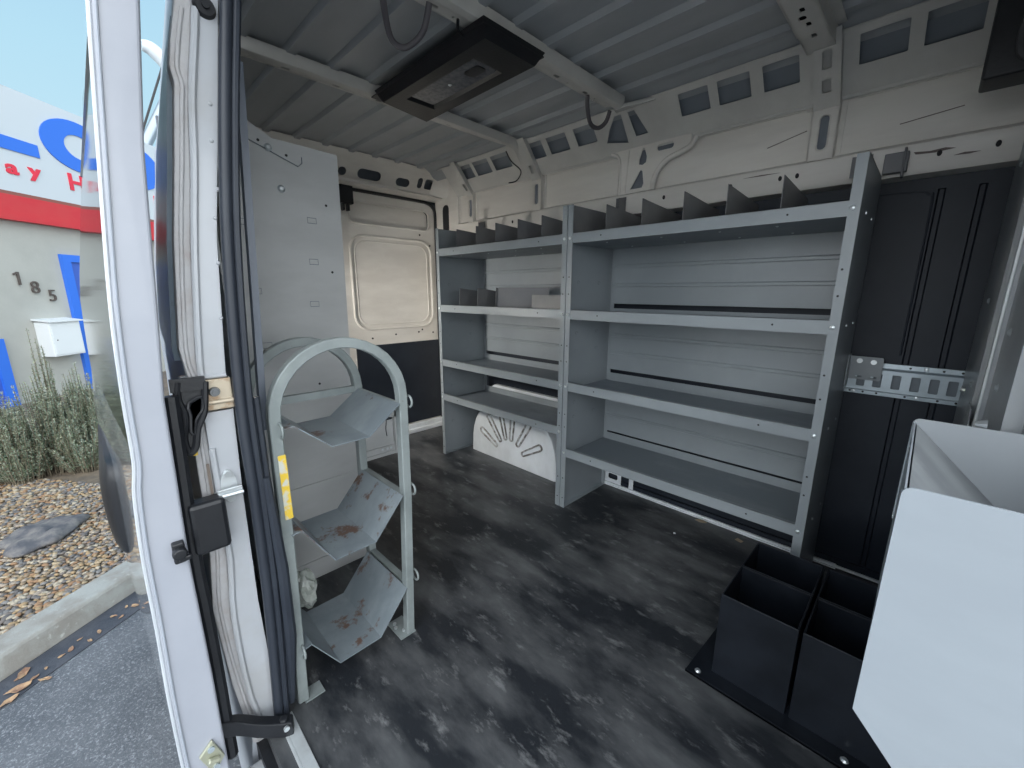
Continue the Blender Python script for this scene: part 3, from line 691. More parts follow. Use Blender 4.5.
M = MB(); M.plate(rrect(.955,.995,1.105,1.175,.012), [], ZF, 1.679, 1.682); M.build('switch', BLACK, lens)
M = MB(); M.tube([(.975,1.27,1.682),(.975,1.27,1.679)], [.007,.003], 10); M.build('lamp_bulb', BOLT, lens)
M = MB(); M.tube(cr([(.80,1.0,1.70),(.815,1.02,1.69),(.845,1.04,1.695)], 4), .004, 8); M.build('lamp_wire', BLACK, lp, smooth=True)

# hoses and wires hanging from the roof bows
def hose(name, label, pts, r, m=HOSE):
    M = MB(); M.tube(cr(pts, 8), r, 8); o = M.build(name, m, smooth=True); return tag(o, label, 'hose')
hose('grab_hose', 'grey hose loop hanging from the roof bow, beside the black lamp', [(.60,1.03,1.715),(.625,1.07,1.68),(.665,1.11,1.645),(.70,1.10,1.635),(.722,1.05,1.66),(.718,1.01,1.708)], .008)
hose('grab_hose', 'short dark hose loop hanging where the roof bow meets the side rail', [(1.43,1.03,1.715),(1.455,1.045,1.68),(1.50,1.06,1.645),(1.545,1.055,1.64),(1.575,1.04,1.665),(1.585,1.03,1.705)], .008)
hose('loose_wire', 'thin dark wire dangling from the rear roof bow', [(1.62,1.66,1.70),(1.66,1.66,1.66),(1.71,1.64,1.62),(1.70,1.66,1.575),(1.66,1.68,1.56)], .003, BLACK)

# ------------------------------------------------------------------ bulkhead at the front of the cargo space
M = MB()
prof = [(1.81,-.103),(1.44,-.104),(1.425,-.135),(1.30,-.135),(1.285,-.106),(1.275,-.106),(1.275,-.112),(1.04,-.114),(1.03,-.135),(1.008,-.138),(1.004,-.26),(.90,-.26)]
M.sheet(prof, 'z', .001, 1.70, .0025)
bk = tag(M.build('wall_front', mat('bulkhead_steel', (.36,.38,.40), .35, .05, col2=(.28,.30,.32), nscale=5, namt=.7, col3=(.30,.24,.19), n3=3, lo3=.60, hi3=.75, stretch=(1,1,.6))), kind='structure')
M = MB(); M.box(.90, 1.86, -.31, -.27, -.03, 1.78); M.box(.18,.90,-.31,-.26,1.55,1.78); M.box(.16,.24,-.31,-.26,-.03,1.55); M.build('added_doorway_frame', BLACK, bk)  # out-of-view doorway, added to let the fill light into the load space
M = MB(); M.box(.24,.90,-.31,-.27,-.03,.30); M.build('seat_base', BLACK, bk)
M = MB(); M.tube([(1.28,-.104,.01),(1.28,-.104,1.69)], .004, 6); M.build('edge_bead', ALU, bk)
b = MB(); b.tube([(0,0,0),(0,.004,0)], [.008,.004], 10); o = b.build('rivet', BOLT, bk, origin=(0,0,0)); copies(o, [(1.62,-.101,1.30),(1.58,-.101,.98),(1.17,-.110,.93),(1.15,-.110,.83),(1.5,-.101,.78)], bk)
M = MB(); M.tube([(1.50,-.092,.765),(1.50,-.084,.765)], [.013,.006], 12); M.build('bolt', BOLT, bk)
M = MB(); M.tube([(1.06,-.100,.775),(1.06,-.086,.775)], [.013,.006], 12); M.build('bolt', BOLT, bk)
M = MB()
M.plate(rect(1.36,1.46,.60,.745), [], YF, -.1015, -.100); M.build('patch_sticker', mat('worn_sticker', (.42,.46,.48), .5, 0, col2=(.2,.22,.24), nscale=50, namt=1), bk)
ob = thing('overhead_console', 'black plastic box hanging in the upper corner above the bulkhead', 'console', (1.56,-.06,1.48))
M = MB(); M.loft([[(1.52,.000,1.475),(1.62,.000,1.475),(1.62,-.10,1.475),(1.52,-.10,1.475)], [(1.52,.000,1.72),(1.60,.000,1.72),(1.60,-.10,1.72),(1.52,-.10,1.72)]]); M.build('console_body', BLACK, ob, bevel=.006)
M = MB(); M.tube(cr([(1.518,-.075,1.50),(1.512,-.055,1.51),(1.510,-.050,1.56),(1.515,-.06,1.62)], 4), .009, 8); M.build('handle', mat('console_grey', (.05,.05,.055), .35), ob, smooth=True)

# ------------------------------------------------------------------ white bin hung on the bulkhead
XB0, XB1, YB = .62, .99, -.009
def boxpoly(y0, zt, zb, ye=-.128): return rrect_poly(y0, zt, zb, ye)
def rrect_poly(y0, zt, zb, ye, sl=1.15):
    r = .010; out = [(y0-r + r*math.cos(math.radians(a)), zt-r + r*math.sin(math.radians(a))) for a in (0,22,45,67,90)]
    return out + [(ye, zt), (ye, zb-(y0-ye)*sl), (y0, zb)]
wb = thing('hopper_bin', 'large pale grey sheet metal bin with an open top, in front of the bulkhead', 'bin', (.8,-.07,.35))
M = MB(); M.plate(rrect_poly(YB,.786,.472,-.25), [], XF, XB0, XB0+.003); M.build('front_sheet', BOXW, wb)
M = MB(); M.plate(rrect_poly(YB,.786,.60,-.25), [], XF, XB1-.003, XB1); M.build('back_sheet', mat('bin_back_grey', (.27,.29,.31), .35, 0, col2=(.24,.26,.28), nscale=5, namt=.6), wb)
M = MB(); M.box(XB0+.003, XB1-.003, YB-.004, YB-.002, .472, .779); M.box(XB0+.003,XB0+.02,YB-.002,YB,.48,.775); M.box(XB1-.02,XB1-.003,YB-.002,YB,.60,.775)
M.build('end_sheet', BOXW, wb)
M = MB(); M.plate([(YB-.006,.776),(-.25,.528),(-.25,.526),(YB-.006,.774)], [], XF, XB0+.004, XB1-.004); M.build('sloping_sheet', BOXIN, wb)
M = MB(); M.box(.64,.97,-.258,-.25,.20,.76); M.build('mounting_plate', STEEL, wb)

# ------------------------------------------------------------------ black steel floor bins
fb = thing('cell_bin', 'black steel floor bin of open square cells bolted down beside the shelving', 'bin', (1.19,.09,0))
M = MB(); M.plate([(.985,.318),(1.40,.300),(1.40,-.098),(.985,-.098)], [], ZF, .001, .006); M.box(.985,.988,-.098,.318,.001,.009)
M.build('base_plate', BLACKBIN, fb)
def cell(x0, x1, y0, y1, h=.245):
    M = MB(); t = .004
    M.plate(rect(x0,x1,y0,y1), [rect(x0+t,x1-t,y0+t,y1-t)], ZF, .006, h); M.box(x0+t, x1-t, y0+t, y1-t, .006, .009)
    M.build('cell', BLACKBIN, fb, bevel=.001, seg=1)
for x0, x1 in ((1.030,1.188),(1.192,1.350)):
    for y0, y1 in ((.098,.266),(-.086,.090)): cell(x0, x1, y0, y1)
b = MB(); b.tube([(0,0,0),(0,0,.004)], [.008,.005], 10); o = b.build('bolt', BOLT, fb, origin=(0,0,0)); copies(o, [(1.005,.292,.006),(1.008,-.02,.006)], fb)

# ------------------------------------------------------------------ arched rack with three folded trays
rk = thing('tray_rack', 'grey steel arched rack holding three bent rusty trays', 'rack', (.385,1.08,0))
def arch(y, xl, xr, ztop, base, dx=0.):
    cx_, r = (xl+xr)/2, (xr-xl)/2; zc = ztop - r
    pts = [(base[0], y, .004), (xl-.004, y, zc*.6), (xl, y, zc)] + [(cx_ - r*math.cos(math.pi*k/16), y, zc + r*math.sin(math.pi*k/16)) for k in range(1, 16)] + [(xr, y, zc), (xr-.003, y, zc*.6), (base[1], y, .004)]
    M = MB(); M.bar(pts, .012, .013, (0,1,0)); return M.build('arch_frame', RAW, rk, bevel=.002, seg=1)
a1 = arch(.962, .241, .548, .884, (.226,.530)); a2 = arch(1.200, .246, .536, .866, (.242,.545))
def tray(z0, zh, xl, xa, xb, xr, zr, yb=1.19, yf=.945, zl=None):
    zl = zl if zl is not None else zr
    M = MB(); M.sheet([(xl-.0, zl-.0), (xl+.022, zl+.004), (xa, z0), (xb, z0+.001), (xr, zr)], 'y', yf, yb, .0025)
    return M.build('tray', RUST, rk)
tray(.642, .07, .252, .352, .445, .535, .712, zl=.706)
tray(.349, .10, .243, .333, .441, .528, .452, zl=.456)
tray(.054, .10, .235, .319, .434, .524, .163, zl=.150)
for z in (.712,.452,.166): M = MB(); M.box(.530,.548,.962,1.20,z-.008,z-.001); M.build('tray_rail', RAW, rk)
for z in (.708,.458,.152): M = MB(); M.box(.240,.252,.962,1.20,z-.008,z-.001); M.build('tray_rail', RAW, rk)
M = MB(); M.bar([(.27,1.20,.712),(.55,1.20,.712)], .008, .010, (0,0,1)); M.build('cross_bar', RAW, rk)
b = MB(); b.tube([(.0,.016*math.cos(a*math.pi/8),.016*math.sin(a*math.pi/8)) for a in range(16)], .003, 7, closed=True); o = b.build('tie_ring', RAW, rk, smooth=True, origin=(0,0,0))
copies(o, [(.566,.955,.712),(.562,.955,.458),(.557,.955,.186)], rk)
o2 = bpy.data.objects.new('tie_ring', o.data); COL.objects.link(o2); copies(o2, [(.247,.944,.708),(.236,.944,.150)], rk)
M = MB(); M.box(.228,.275,.945,.985,.001,.004); M.build('foot', RAW, rk); M = MB(); M.box(.495,.545,.948,1.03,.001,.004); ft = M.build('foot', RAW, rk)
M = MB(); M.box(.245,.285,1.185,1.225,.001,.004); M.build('foot', RAW, rk); M = MB(); M.box(.535,.575,1.185,1.225,.001,.004); M.build('foot', RAW, rk)
b = MB(); b.tube([(0,0,0),(0,0,.005)], .005, 8); o = b.build('bolt', BOLT, ft, origin=(0,0,0)); copies(o, [(.518,.972,.004),(.505,.996,.004),(.510,1.012,.004)], ft)
M = MB(); M.plate(rrect(.236,.252,.500,.652,.002), [], YF, .9465, .9480); M.build('yellow_sticker', YEL, rk)
# crumpled bag lying in the rack
M = MB(); M.ico((.305,1.12,.19), (.028,.045,.055), 3, .16); tag(M.build('plastic_bag', BAGM, smooth=False), 'crumpled clear plastic bag stuffed behind the lowest tray of the arched rack', 'bag')

# ------------------------------------------------------------------ passenger side grey storage unit behind the rack
pu = thing('storage_unit', 'tall grey steel unit end panel with scuffs and slots, behind the arched rack', 'cabinet', (.45,1.6,0))
M = MB(); M.plate([(.27,.002),(.612,.002),(.608,.6),(.622,1.418),(.436,1.424),(.355,1.468),(.30,1.49)], [], YF, 1.40, 1.403)
ep = M.build('end_panel', PANELG, pu)
for z0, z1 in ((.60,.665),(.30,.360),(.05,.075)): M = MB(); M.plate(rect(.27,.610,z0,z1), [], YF, 1.394, 1.3995); M.build('cross_strap', PANELG, pu)
M = MB(); M.plate([(.302,1.485),(.352,1.470),(.445,1.415),(.510,1.385),(.512,1.378),(.500,1.362),(.302,1.435)], [], YF, 1.396, 1.3995); brk = M.build('angled_bracket', PANELG, pu)
M = MB(); M.tube([(.512,1.3955,1.388),(.512,1.3955,1.372),(.500,1.3955,1.361),(.302,1.3955,1.434)], .0014, 5); M.build('bracket_edge', STEEL_DK, brk)
b = MB(); b.tube([(0,0,0),(0,-.004,0)], [.011,.005], 12); o = b.build('bolt', BOLT, pu, origin=(0,0,0)); copies(o, [(.424,1.396,1.396),(.448,1.3995,1.292)], pu)
o = rivet(pu, 'y', .004, .001, HOLE, 'punched_hole'); copies(o, [(.365,1.3995,1.30),(.368,1.3995,1.395),(.574,1.3995,1.263),(.325,1.3995,1.25),(.33,1.3995,1.45),(.575,1.3995,1.06),(.545,1.3995,.50),(.56,1.3995,.485),(.50,1.3995,.70),(.40,1.3955,1.41),(.47,1.3955,1.385)], pu)
b = MB(); b.tube([(-.013,0,.008),(.013,0,.008),(.013,0,-.008),(-.013,0,-.008)], .0011, 5, closed=True); o = b.build('slot_outline', STEEL_DK, pu, origin=(0,0,0))
copies(o, [(.526,1.3995,1.213),(.345,1.3995,1.19),(.520,1.3995,1.09),(.35,1.3995,1.0),(.51,1.3995,.96),(.36,1.3995,.84),(.52,1.3995,.55)], pu)
M = MB(); M.box(.27,.275,1.403,2.2,.02,1.40); M.box(.27,.61,2.195,2.198,.002,1.40)
for z in (.35,.70,1.05,1.35): M.box(.275,.605,1.405,2.19,z,z+.002); M.box(.603,.605,1.405,2.19,z-.035,z)
M.build('shelf_stack', PANELG, pu)
M = MB(); M.box(.612,.765,1.402,1.404,.420,.520); M.box(.612,.775,1.39,1.404,.385,.398); M.box(.612,.765,1.396,1.404,.398,.420)
M.box(.755,.775,1.385,1.404,.385,.555); M.plate([(.60,.60),(.64,.60),(.775,.548),(.775,.530),(.74,.535)], [], YF, 1.385, 1.395)
M.box(.612,.77,1.404,1.75,.385,.389); M.build('side_shelf', PANELG, pu)
M = MB(); M.tube(cr([(.725,1.398,.555),(.728,1.398,.52),(.724,1.398,.49),(.727,1.398,.46)], 4), .0016, 5); M.build('hanging_wire', BLACK, pu)
o = rivet(pu, 'y', .005, .003); copies(o, [(.74,1.396,.41),(.725,1.396,.41),(.705,1.396,.41)], pu)

# small litter on the floor
M = MB(); M.plate([(.55,1.775),(.585,1.782),(.60,1.76),(.575,1.755),(.555,1.765)], [], lambda u,v,t: (v, u, .008+t), 0, .0012)
tag(M.build('paper_scrap', BEIGE), 'small tan paper scrap lying on the white sill strip under the near shelving unit', 'scrap')
M = MB(); M.plate([(.395,1.745),(.42,1.755),(.425,1.735),(.40,1.728)], [], lambda u,v,t: (v, u, .001+t), 0, .0015)
tag(M.build('paper_scrap', BEIGE), 'pale scrap on the floor beside the far corner of the black cell bin', 'scrap')
M = MB(); M.ico((1.60,.62,.004), (.006,.006,.003), 1); tag(M.build('screw_cap', WELLM), 'tiny white cap lying on the dark floor', 'cap')

# ------------------------------------------------------------------ OUTSIDE
GZ = -.55
d0 = Vector((.44,.315,0)).normalized(); n0 = Vector((-d0.y, d0.x, 0))     # along the curb, and away from the van
C0 = Vector((-.49,2.43,0))
def CP(a, b, z): p = C0 + d0*a + n0*b; return (p.x, p.y, z)
M = MB(); M.loft([[(-30,-30,GZ),(30,-30,GZ),(30,30,GZ),(-30,30,GZ)], [(-30,-30,GZ-.05),(30,-30,GZ-.05),(30,30,GZ-.05),(-30,30,GZ-.05)]]); tag(M.build('ground', ASPH), kind='structure')
M = MB(); M.plate([(-12,-.135),(12,-.165),(12,0),(-12,0)], [], lambda u,v,t: CP(u, v, t), GZ+.001, GZ+.004); tag(M.build('gutter_pavement', GUTTER), kind='structure')
M = MB(); M.plate([(0,GZ),(.018,GZ+.085),(.028,GZ+.10),(.16,GZ+.10),(.16,GZ)], [], lambda u,v,t: CP(t, u, v), -12, 12); tag(M.build('curb', CURBM, bevel=.006), kind='structure')
M = MB(); M.plate([(-12,.155),(12,.155),(12,9.5),(-12,9.5)], [], lambda u,v,t: CP(u, v, t), GZ, GZ+.075); tag(M.build('ground_bed', DIRT), kind='structure')
M = MB(); M.box(-30,30,-30,-1.4,GZ+.001,GZ+.004); tag(M.build('ground_bounce', mat('bounce_ground_pale', (.50,.47,.42), .85, 0, col2=(.42,.40,.36), nscale=.6, namt=.7)), kind='structure')  # unseen pale ground added to bounce light up into the van
# river pebbles
protos = []
for k in range(5):
    b = MB(); b.ico((0,0,0), (random.uniform(.013,.019), random.uniform(.010,.013), random.uniform(.006,.009)), 2, .05)
    bm = b.bm; me = bpy.data.meshes.new('pebble'); bm.to_mesh(me); bm.free(); me.materials.append(PEBM)
    for p in me.polygons: p.use_smooth = True
    protos.append(me)
spots = []
a = -1.2
while a < 1.4:
    bb = .165
    while bb < 3.5:
        p = C0 + d0*(a+random.uniform(-.008,.008)) + n0*(bb+random.uniform(-.008,.008))
        q = p.x/p.y
        if -.34 < q < .02: spots.append((p.x, p.y, bb))
        bb += .021*(1+.25*max(0,bb-.5))
    a += .0235
random.shuffle(spots)
def seen(s): return -.235 < s[0]/s[1] < -.012
spots.sort(key=lambda s: (0 if seen(s) else 1, s[1]))
near, rest = spots[:300], spots[300:]
BZ = GZ + .078
for i, (x, y, bb) in enumerate(near):
    o = bpy.data.objects.new('pebble', protos[i % 5]); COL.objects.link(o)
    o.location = (x, y, BZ + random.uniform(.001,.008)); o.rotation_euler = (random.uniform(-.3,.3), random.uniform(-.3,.3), random.uniform(0,6.28)); k = random.uniform(.75,1.15); o.scale = (k,k,k)
    tag(o, 'rounded tan and grey river pebble in the front rows of the bed along the curb', 'pebble', 'river pebbles in the bed by the curb')
tb = bmesh.new(); bmesh.ops.create_icosphere(tb, subdivisions=1, radius=1)
TV = [v.co.copy() for v in tb.verts]; TF = [[v.index for v in f.verts] for f in tb.faces]; tb.free()
bm = bmesh.new()
for i, (x, y, bb) in enumerate(rest):
    k = random.uniform(.75,1.2)*(1+.12*max(0,bb-.5)); mt = Matrix.Translation((x, y, BZ+random.uniform(0,.008))) @ Matrix.Rotation(random.uniform(0,6.28), 4, 'Z') @ Matrix.Rotation(random.uniform(-.3,.3), 4, 'X') @ Matrix.Diagonal((.017*k, .012*k, .008*k, 1))
    nv = [bm.verts.new(mt @ p) for p in TV]
    for f in TF: bm.faces.new([nv[q] for q in f])
me = bpy.data.meshes.new('pebbles'); bm.to_mesh(me); bm.free(); me.materials.append(PEBM)
for p in me.polygons: p.use_smooth = True
o = bpy.data.objects.new('pebbles', me); COL.objects.link(o); tag(o, 'bed of small river pebbles reaching back to the sage shrubs', 'pebbles', kind='stuff')
# flat rock
M = MB(); M.ico((0,0,0), (1,1,1), 4)
for v in M.bm.verts:
    a = math.atan2(v.co.y, v.co.x); r = 1 + .10*math.sin(3*a+1) + .07*math.sin(5*a) + .04*math.sin(9*a)
    v.co = Vector((-.415 + v.co.x*.175*r, 3.62 + v.co.y*.20*r + v.co.x*.05, BZ + .025 + v.co.z*(.04 + .014*math.sin(v.co.x*7+2)*math.cos(v.co.y*5) + .006*math.sin(v.co.x*23)*math.sin(v.co.y*19))))
tag(M.build('flat_rock', ROCKM, smooth=True), 'flat dark grey rock lying in the pebble bed', 'rock')
# dead leaves in the gutter
lf = [(-.429,2.328,.030,'large curled brown dead leaf in the gutter by the curb'),(-.423,2.425,.026,'reddish brown dead leaf tucked against the curb'),(-.451,2.281,.022,'pale tan dead leaf at the gutter edge, nearest the camera'),
      (-.356,2.317,.016,'yellow tan dead leaf on the seam between gutter and asphalt'),(-.39,2.36,.012,None),(-.319,2.43,.010,None),(-.29,2.45,.013,None),(-.264,2.50,.008,None),(-.231,2.46,.010,None),(-.20,2.50,.012,None),(-.15,2.58,.012,None),(-.12,2.55,.010,None),(-.07,2.60,.016,'tan leaf in the gutter beside the open sliding door'),(-.10,2.62,.010,None),(-.36,2.39,.008,None),(-.44,2.40,.010,None)]
for x, y, s, lab in lf:
    M = MB(); a0 = random.uniform(0,6.28); ring = []
    n = 9
    up = []
    c = M.bm.verts.new((x, y, GZ+.006)); vs = []
    for k in range(n):
        a = 2*math.pi*k/n; r = s*(1.3 if k in (0,) else 1)*random.uniform(.7,1.1); e = Vector((r*math.cos(a)*1.25, r*math.sin(a)*.7, 0)); e.rotate(Matrix.Rotation(a0, 3, 'Z'))
        vs.append(M.bm.verts.new((x+e.x, y+e.y, GZ+.005+random.uniform(.001,.35*s))))
    for k in range(n): M.face([c, vs[k], vs[(k+1)%n]])
    o = M.build('dead_leaf', DRYLEAF)
    sol = o.modifiers.new('thick', 'SOLIDIFY'); sol.thickness = .0012
    tag(o, lab or 'small brown dead leaf scrap scattered along the gutter', 'leaf', None if lab else 'small leaf scraps in the gutter')
# sage shrubs
def shrub(name, label, clumps, seed):
    random.seed(seed)
    root = thing(name, label, 'shrub', (sum(c[0] for c in clumps)/len(clumps), sum(c[1] for c in clumps)/len(clumps), BZ), 'grey-green sage shrubs before the building')
    bm = bmesh.new(); st = MB()
    for (x, y, h, r, n) in clumps:
        for i in range(n):
            a = random.uniform(0, 6.28); q = r*math.sqrt(random.random()); hh = h*(1-.55*(q/r)**2)*random.uniform(.75,1.0)
            bx, by = x + q*math.cos(a)*.6, y + q*math.sin(a)*.6; tx, ty = x + q*math.cos(a)*1.15, y + q*math.sin(a)*1.15
            st.tube([(bx,by,BZ-.01),((bx+tx)/2,(by+ty)/2,BZ+hh*.5),(tx,ty,BZ+hh)], [.004,.003,.001], 4)
            m = int(hh/.016)
            for j in range(m):
                t = j/m; t2 = .12 + .88*t; px, py, pz = bx+(tx-bx)*t2, by+(ty-by)*t2, BZ+hh*t2
                for w in range(3):
                    aa = random.uniform(0,6.28); el = random.uniform(.1,.9); L = random.uniform(.020,.036)*(1.1-.5*t2)
                    d = Vector((math.cos(aa)*math.cos(el), math.sin(aa)*math.cos(el), math.sin(el))); s = d.cross(Vector((0,0,1))).normalized()*L*.24
                    p = Vector((px,py,pz)); mid = p + d*L*.5; up = d.cross(s).normalized()*L*.05
                    f = [bm.verts.new(p), bm.verts.new(mid+s+up), bm.verts.new(p+d*L), bm.verts.new(mid-s+up)]; bm.faces.new(f)
    me = bpy.data.meshes.new('foliage'); 
    for v in bm.verts: v.co -= LOC[root.name]
    bm.to_mesh(me); bm.free(); me.materials.append(LEAFM); o = bpy.data.objects.new('foliage', me); COL.objects.link(o); o.parent = root; tag(o, kind='stuff')
    st.build('stems', STEMM, root)
shrub('sage_shrub', 'tall grey-green sage shrub with one high spike, below the white mailbox', [(-.37,5.10,1.24,.08,34),(-.42,4.98,.86,.21,120),(-.27,5.02,.80,.17,100)], 3)
shrub('sage_shrub', 'low sage shrub cut by the left edge of the frame', [(-.68,4.95,.86,.18,100),(-.57,4.85,.74,.15,80)], 4)
shrub('sage_shrub', 'bushy sage shrub farthest along, partly hidden behind the open sliding door', [(-.19,5.15,.90,.12,70),(-.13,5.05,.82,.15,90),(-.22,4.85,.55,.18,90)], 5)

# building with its sign
O = Vector((-.207,9.0,0)); D = Vector((.7071,.7071,0)); NB = Vector((.7071,-.7071,0))
def WP(u, v, t): p = O + D*u + NB*t; return (p.x, p.y, v)
bd = thing('office_building', 'pale stucco building with a red band below its sign', 'building', WP(2,GZ,-1.5))
M = MB(); M.plate(rect(-9,14,GZ,3.30), [], WP, -.6, 0); M.build('wall', STUCCO, bd)
M = MB(); M.plate(rect(-9,14,1.915,2.20), [], WP, .001, .10); M.plate(rect(-9,14,1.885,1.955), [], WP, .001, .125); M.build('red_band', REDB, bd)
M = MB(); M.plate(rect(-9,14,2.20,2.245), [], WP, .001, .08); M.build('band_cap', REDD, bd)
sg = thing('shop_sign', 'white sign board with big blue and small red letters above the red band', 'sign', WP(0,2.25,.06))
M = MB(); M.plate(rect(-8,6.5,2.246,3.54), [], WP, .001, .06); M.build('sign_board', SIGNW, sg)
M = MB(); M.plate([(-.98,3.40),(-.62,3.40),(-.44,2.925),(-.02,2.92),(-.02,2.76),(-.80,2.765)], [], WP, .061, .075); M.build('letter', SIGNB, sg)
def ring(cu, cv, ru, rv, iu, iv, icu=0):
    n = 40; return [(cu+ru*math.cos(2*math.pi*k/n), cv+rv*math.sin(2*math.pi*k/n)) for k in range(n)], [(cu+icu+iu*math.cos(2*math.pi*k/n), cv+iv*math.sin(2*math.pi*k/n)) for k in range(n)]
for cu in (.575, 1.50):
    a, b = ring(cu, 3.07, .53, .35, .22, .165); M = MB(); M.plate(a, [b], WP, .061, .075); M.build('letter', SIGNB, sg)
def text(ch, u, v, size, m, parent, name, off=.0, t0=.061, depth=.006, sx=1.):
    cu = bpy.data.curves.new('glyph', 'FONT'); cu.body = ch; cu.size = size; cu.extrude = depth; cu.offset = off
    tmp = bpy.data.objects.new('glyph', cu); COL.objects.link(tmp)
    dg = bpy.context.evaluated_depsgraph_get(); me = bpy.data.meshes.new_from_object(tmp.evaluated_get(dg)); bpy.data.objects.remove(tmp)
    root = parent
    L = LOC[root.name] if root is not None else Vector(WP(u, v, t0))
    for vt in me.vertices:
        p = Vector(WP(u + vt.co.x*sx, v + vt.co.y, t0 + depth + vt.co.z)); vt.co = p - L
    me.materials.clear(); me.materials.append(m)
    o = bpy.data.objects.new(name, me); COL.objects.link(o)
    if parent is not None: o.parent = parent
    else: o.location = L; LOC[o.name] = L
    return o
for ch, u, v, s, sx in (('a',-.46,2.475,.23,1.35),('y',-.19,2.50,.22,1.35),('H',.30,2.445,.32,1.1)):
    text(ch, u, v, s, SIGNR, sg, 'letter', off=.008, sx=sx)
M = MB(); M.plate(rect(1.80,1.90,2.47,2.67), [], WP, .061, .075); M.build('letter', SIGNR, sg)
for ch, u, v, lab in (('1',-.635,1.07,'bronze house number 1 on the stucco wall, topmost of the stepped digits'),('8',-.47,.965,'bronze house number 8 between the 1 and the 5'),('5',-.275,.855,'bronze house number 5, lowest of the stepped digits')):
    if ch == '1':
        M = MB(); M.plate([(-.595,1.07),(-.570,1.07),(-.570,1.24),(-.590,1.24),(-.635,1.215),(-.630,1.197),(-.595,1.212)], [], WP, .012, .028); o = M.build('house_number', NUMM)
    else: o = text(ch, u, v, .23, NUMM, None, 'house_number', off=.0, t0=.012, depth=.008)
    tag(o, lab, 'number', 'house numbers 185')
mb = thing('mailbox', 'white square wall mailbox hung below the house numbers', 'mailbox', WP(-.32,.10,.1))
M = MB(); M.plate(rect(-.53,-.11,.10,.575), [], WP, .002, .20); M.build('mailbox_body', MAILM, mb, bevel=.008)
M = MB(); M.plate([(.0,.60),(.24,.575),(.24,.590),(.0,.62)], [], lambda u,v,t: WP(t, v, u), -.55, -.09); M.build('mailbox_lid', MAILM, mb)
M = MB(); M.plate(rrect(-.51,-.13,.125,.555,.01), [], WP, .201, .208); dr = M.build('mailbox_door', MAILM, mb, bevel=.003)
M = MB(); M.plate(rrect(-.47,-.455,.32,.335,.007), [], WP, .208, .214); M.build('keyhole', NUMM, dr)
def bdoor(u0, u1, z1, lab):
    r = thing('blue_door', lab, 'door', WP((u0+u1)/2, GZ+.08, .03))
    M = MB(); M.plate(rect(u0,u1,GZ+.075,z1), [rect(u0+.12,u1-.12,GZ+.10,z1-.10)], WP, .001, .05); M.build('door_frame', BLUED, r)
    M = MB(); M.plate(rect(u0+.12,u1-.12,GZ+.10,z1-.10), [rect(u0+.28,u1-.28,GZ+.5,z1-.25)], WP, .001, .02); M.build('door_leaf', BLUED2, r)
    M = MB(); M.plate(rect(u0+.28,u1-.28,GZ+.5,z1-.25), [], WP, .004, .012); M.build('door_pane', mat('door_pane_tint', (.05,.06,.09), .1), r)
bdoor(-.01, 1.15, 1.51, 'bright blue framed entrance door to the right of the house numbers')
bdoor(-2.1, -.94, .40, 'bright blue door frame cut by the left edge of the frame')
# leaning steel pole, lamp and cable behind the building
def far(px_ratio_x, y, z): return (px_ratio_x*y, y, z)
pl = thing('lamp_pole', 'grey leaning metal pole with a white lamp head, seen in the gap beside the door', 'lamp', (.9,12.5,GZ))
k = 6.3
A = Vector((.211*k, 2.0*k, 1+(.472)*k)); B_ = Vector((.350*k, 2.0*k, 1+(.753)*k)); Dn = (A-B_)
foot = A + Dn*((A.z-GZ)/-Dn.z)
M = MB(); M.tube([foot, A, B_ + (B_-A)*.6], .105, 14); M.build('pole', mat('pole_grey', (.30,.35,.40), .3, .5), pl, smooth=True)
M = MB(); c = Vector((.29*k, 2.0*k, 1+.76*k)); M.tube(cr([c+Vector((-.22,0,.25)), c+Vector((-.05,0,.22)), c+Vector((.15,0,.02)), c+Vector((.26,0,-.28))], 5), [.10+.05*math.sin(i/15*math.pi) for i in range(16)], 12)
M.build('lamp_head', SIGNW, pl, smooth=True)
M = MB(); M.tube([(.211*k-.15, 2*k, 1+.45*k),(.335*k+.05, 2*k, 1+.86*k)], .022, 6); M.build('guy_cable', BLACK, pl)
M = MB(); M.tube([c+Vector((.10,0,.02)), A+(B_-A)*1.02], .05, 8); M.build('lamp_arm', SIGNW, pl)

# ------------------------------------------------------------------ camera, light
cam = bpy.data.cameras.new('camera'); co = bpy.data.objects.new('camera', cam); COL.objects.link(co); sc.camera = co
R = [[.705767,-.152865,.691755],[-.70844,-.155411,.688448],[.002267,-.975951,-.21798]]
m = Matrix(((R[0][0], -R[0][1], -R[0][2], 0), (R[1][0], -R[1][1], -R[1][2], 0), (R[2][0], -R[2][1], -R[2][2], 1.0), (0,0,0,1)))
co.matrix_world = m
cam.sensor_width = 36; cam.lens = 36*413.564/1024; cam.clip_start = .02; cam.clip_end = 200

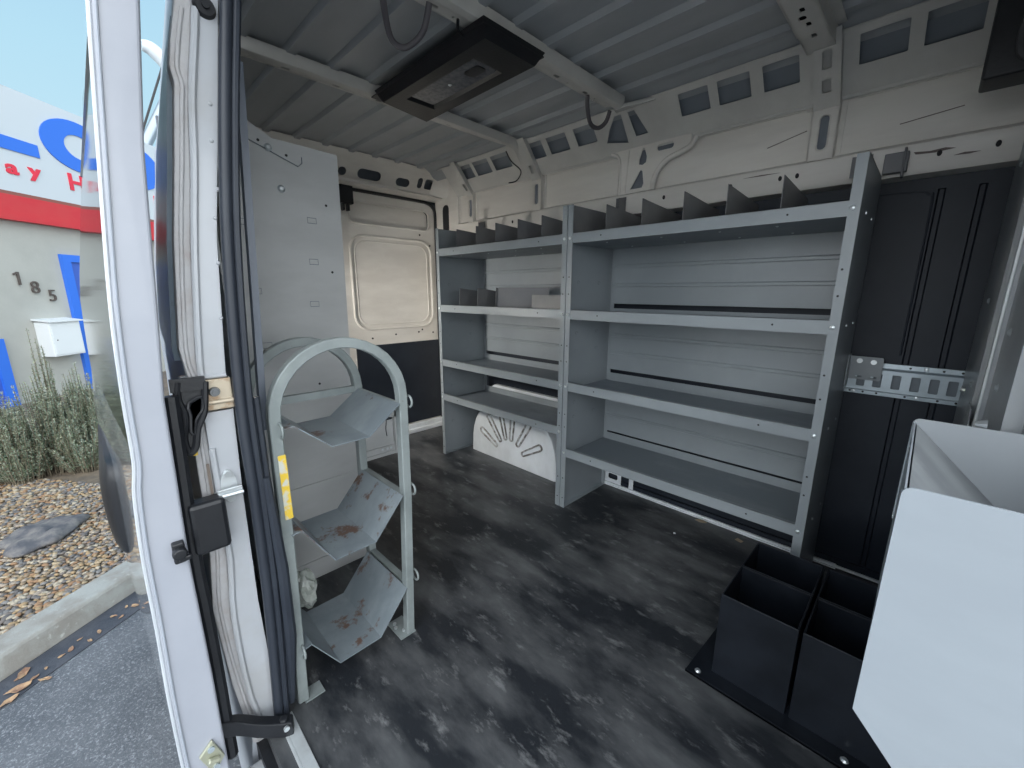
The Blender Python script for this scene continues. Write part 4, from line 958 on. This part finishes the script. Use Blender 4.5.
w = bpy.data.worlds.new('world'); sc.world = w; w.use_nodes = True; nt = w.node_tree; bg = nt.nodes['Background']
tc = nt.nodes.new('ShaderNodeTexCoord'); sx = nt.nodes.new('ShaderNodeSeparateXYZ'); nt.links.new(tc.outputs['Generated'], sx.inputs[0])
rp = nt.nodes.new('ShaderNodeValToRGB'); e = rp.color_ramp.elements
e[0].position = 0; e[0].color = (.62,.85,.95,1); e[1].position = .9; e[1].color = (.22,.45,.78,1); x = e.new(.35); x.color = (.48,.76,.92,1)
nt.links.new(sx.outputs['Z'], rp.inputs[0])
# hazy bright sky low on the open side of the street
mr = nt.nodes.new('ShaderNodeMapRange'); mr.inputs['From Min'].default_value = .05; mr.inputs['From Max'].default_value = -.55; mr.inputs['To Min'].default_value = 0; mr.inputs['To Max'].default_value = 1.
dt = nt.nodes.new('ShaderNodeVectorMath'); dt.operation = 'DOT_PRODUCT'; dt.inputs[1].default_value = (.55,.83,0); nt.links.new(tc.outputs['Generated'], dt.inputs[0])
nt.links.new(dt.outputs['Value'], mr.inputs['Value'])
mx = nt.nodes.new('ShaderNodeMix'); mx.data_type = 'RGBA'; nt.links.new(mr.outputs[0], mx.inputs['Factor']); nt.links.new(rp.outputs[0], mx.inputs['A']); mx.inputs['B'].default_value = (3.7,3.9,4.05,1)
nt.links.new(mx.outputs['Result'], bg.inputs['Color']); bg.inputs['Strength'].default_value = 1.0
vs = sc.view_settings; vs.view_transform = 'Standard'; vs.look = 'None'; vs.gamma = 1; vs.use_curve_mapping = False; vs.exposure = 0
sc.cycles.max_bounces = 8; sc.cycles.diffuse_bounces = 6

# added unseen fill lights: one behind the added bulkhead doorway, one at the rear
def area(name, loc, rot, sx_, sy_, power, col):
    l = bpy.data.lights.new(name, 'AREA'); l.shape = 'RECTANGLE'; l.size = sx_; l.size_y = sy_; l.energy = power; l.color = col
    o = bpy.data.objects.new(name, l); COL.objects.link(o); o.location = loc; o.rotation_euler = rot; return o
area('doorway_fill', (.57,-.30,.95), (math.radians(90),0,math.radians(180)), .60, 1.1, 78, (.97,.98,1))  # unseen fill set in the doorway, added to brighten walls and ceiling
area('rear_fill', (.42,2.10,.95), (math.radians(80),0,math.radians(-38)), .12, .12, 20, (1,.95,.87))  # added fill hidden behind the storage unit, no lamp fixture stands here
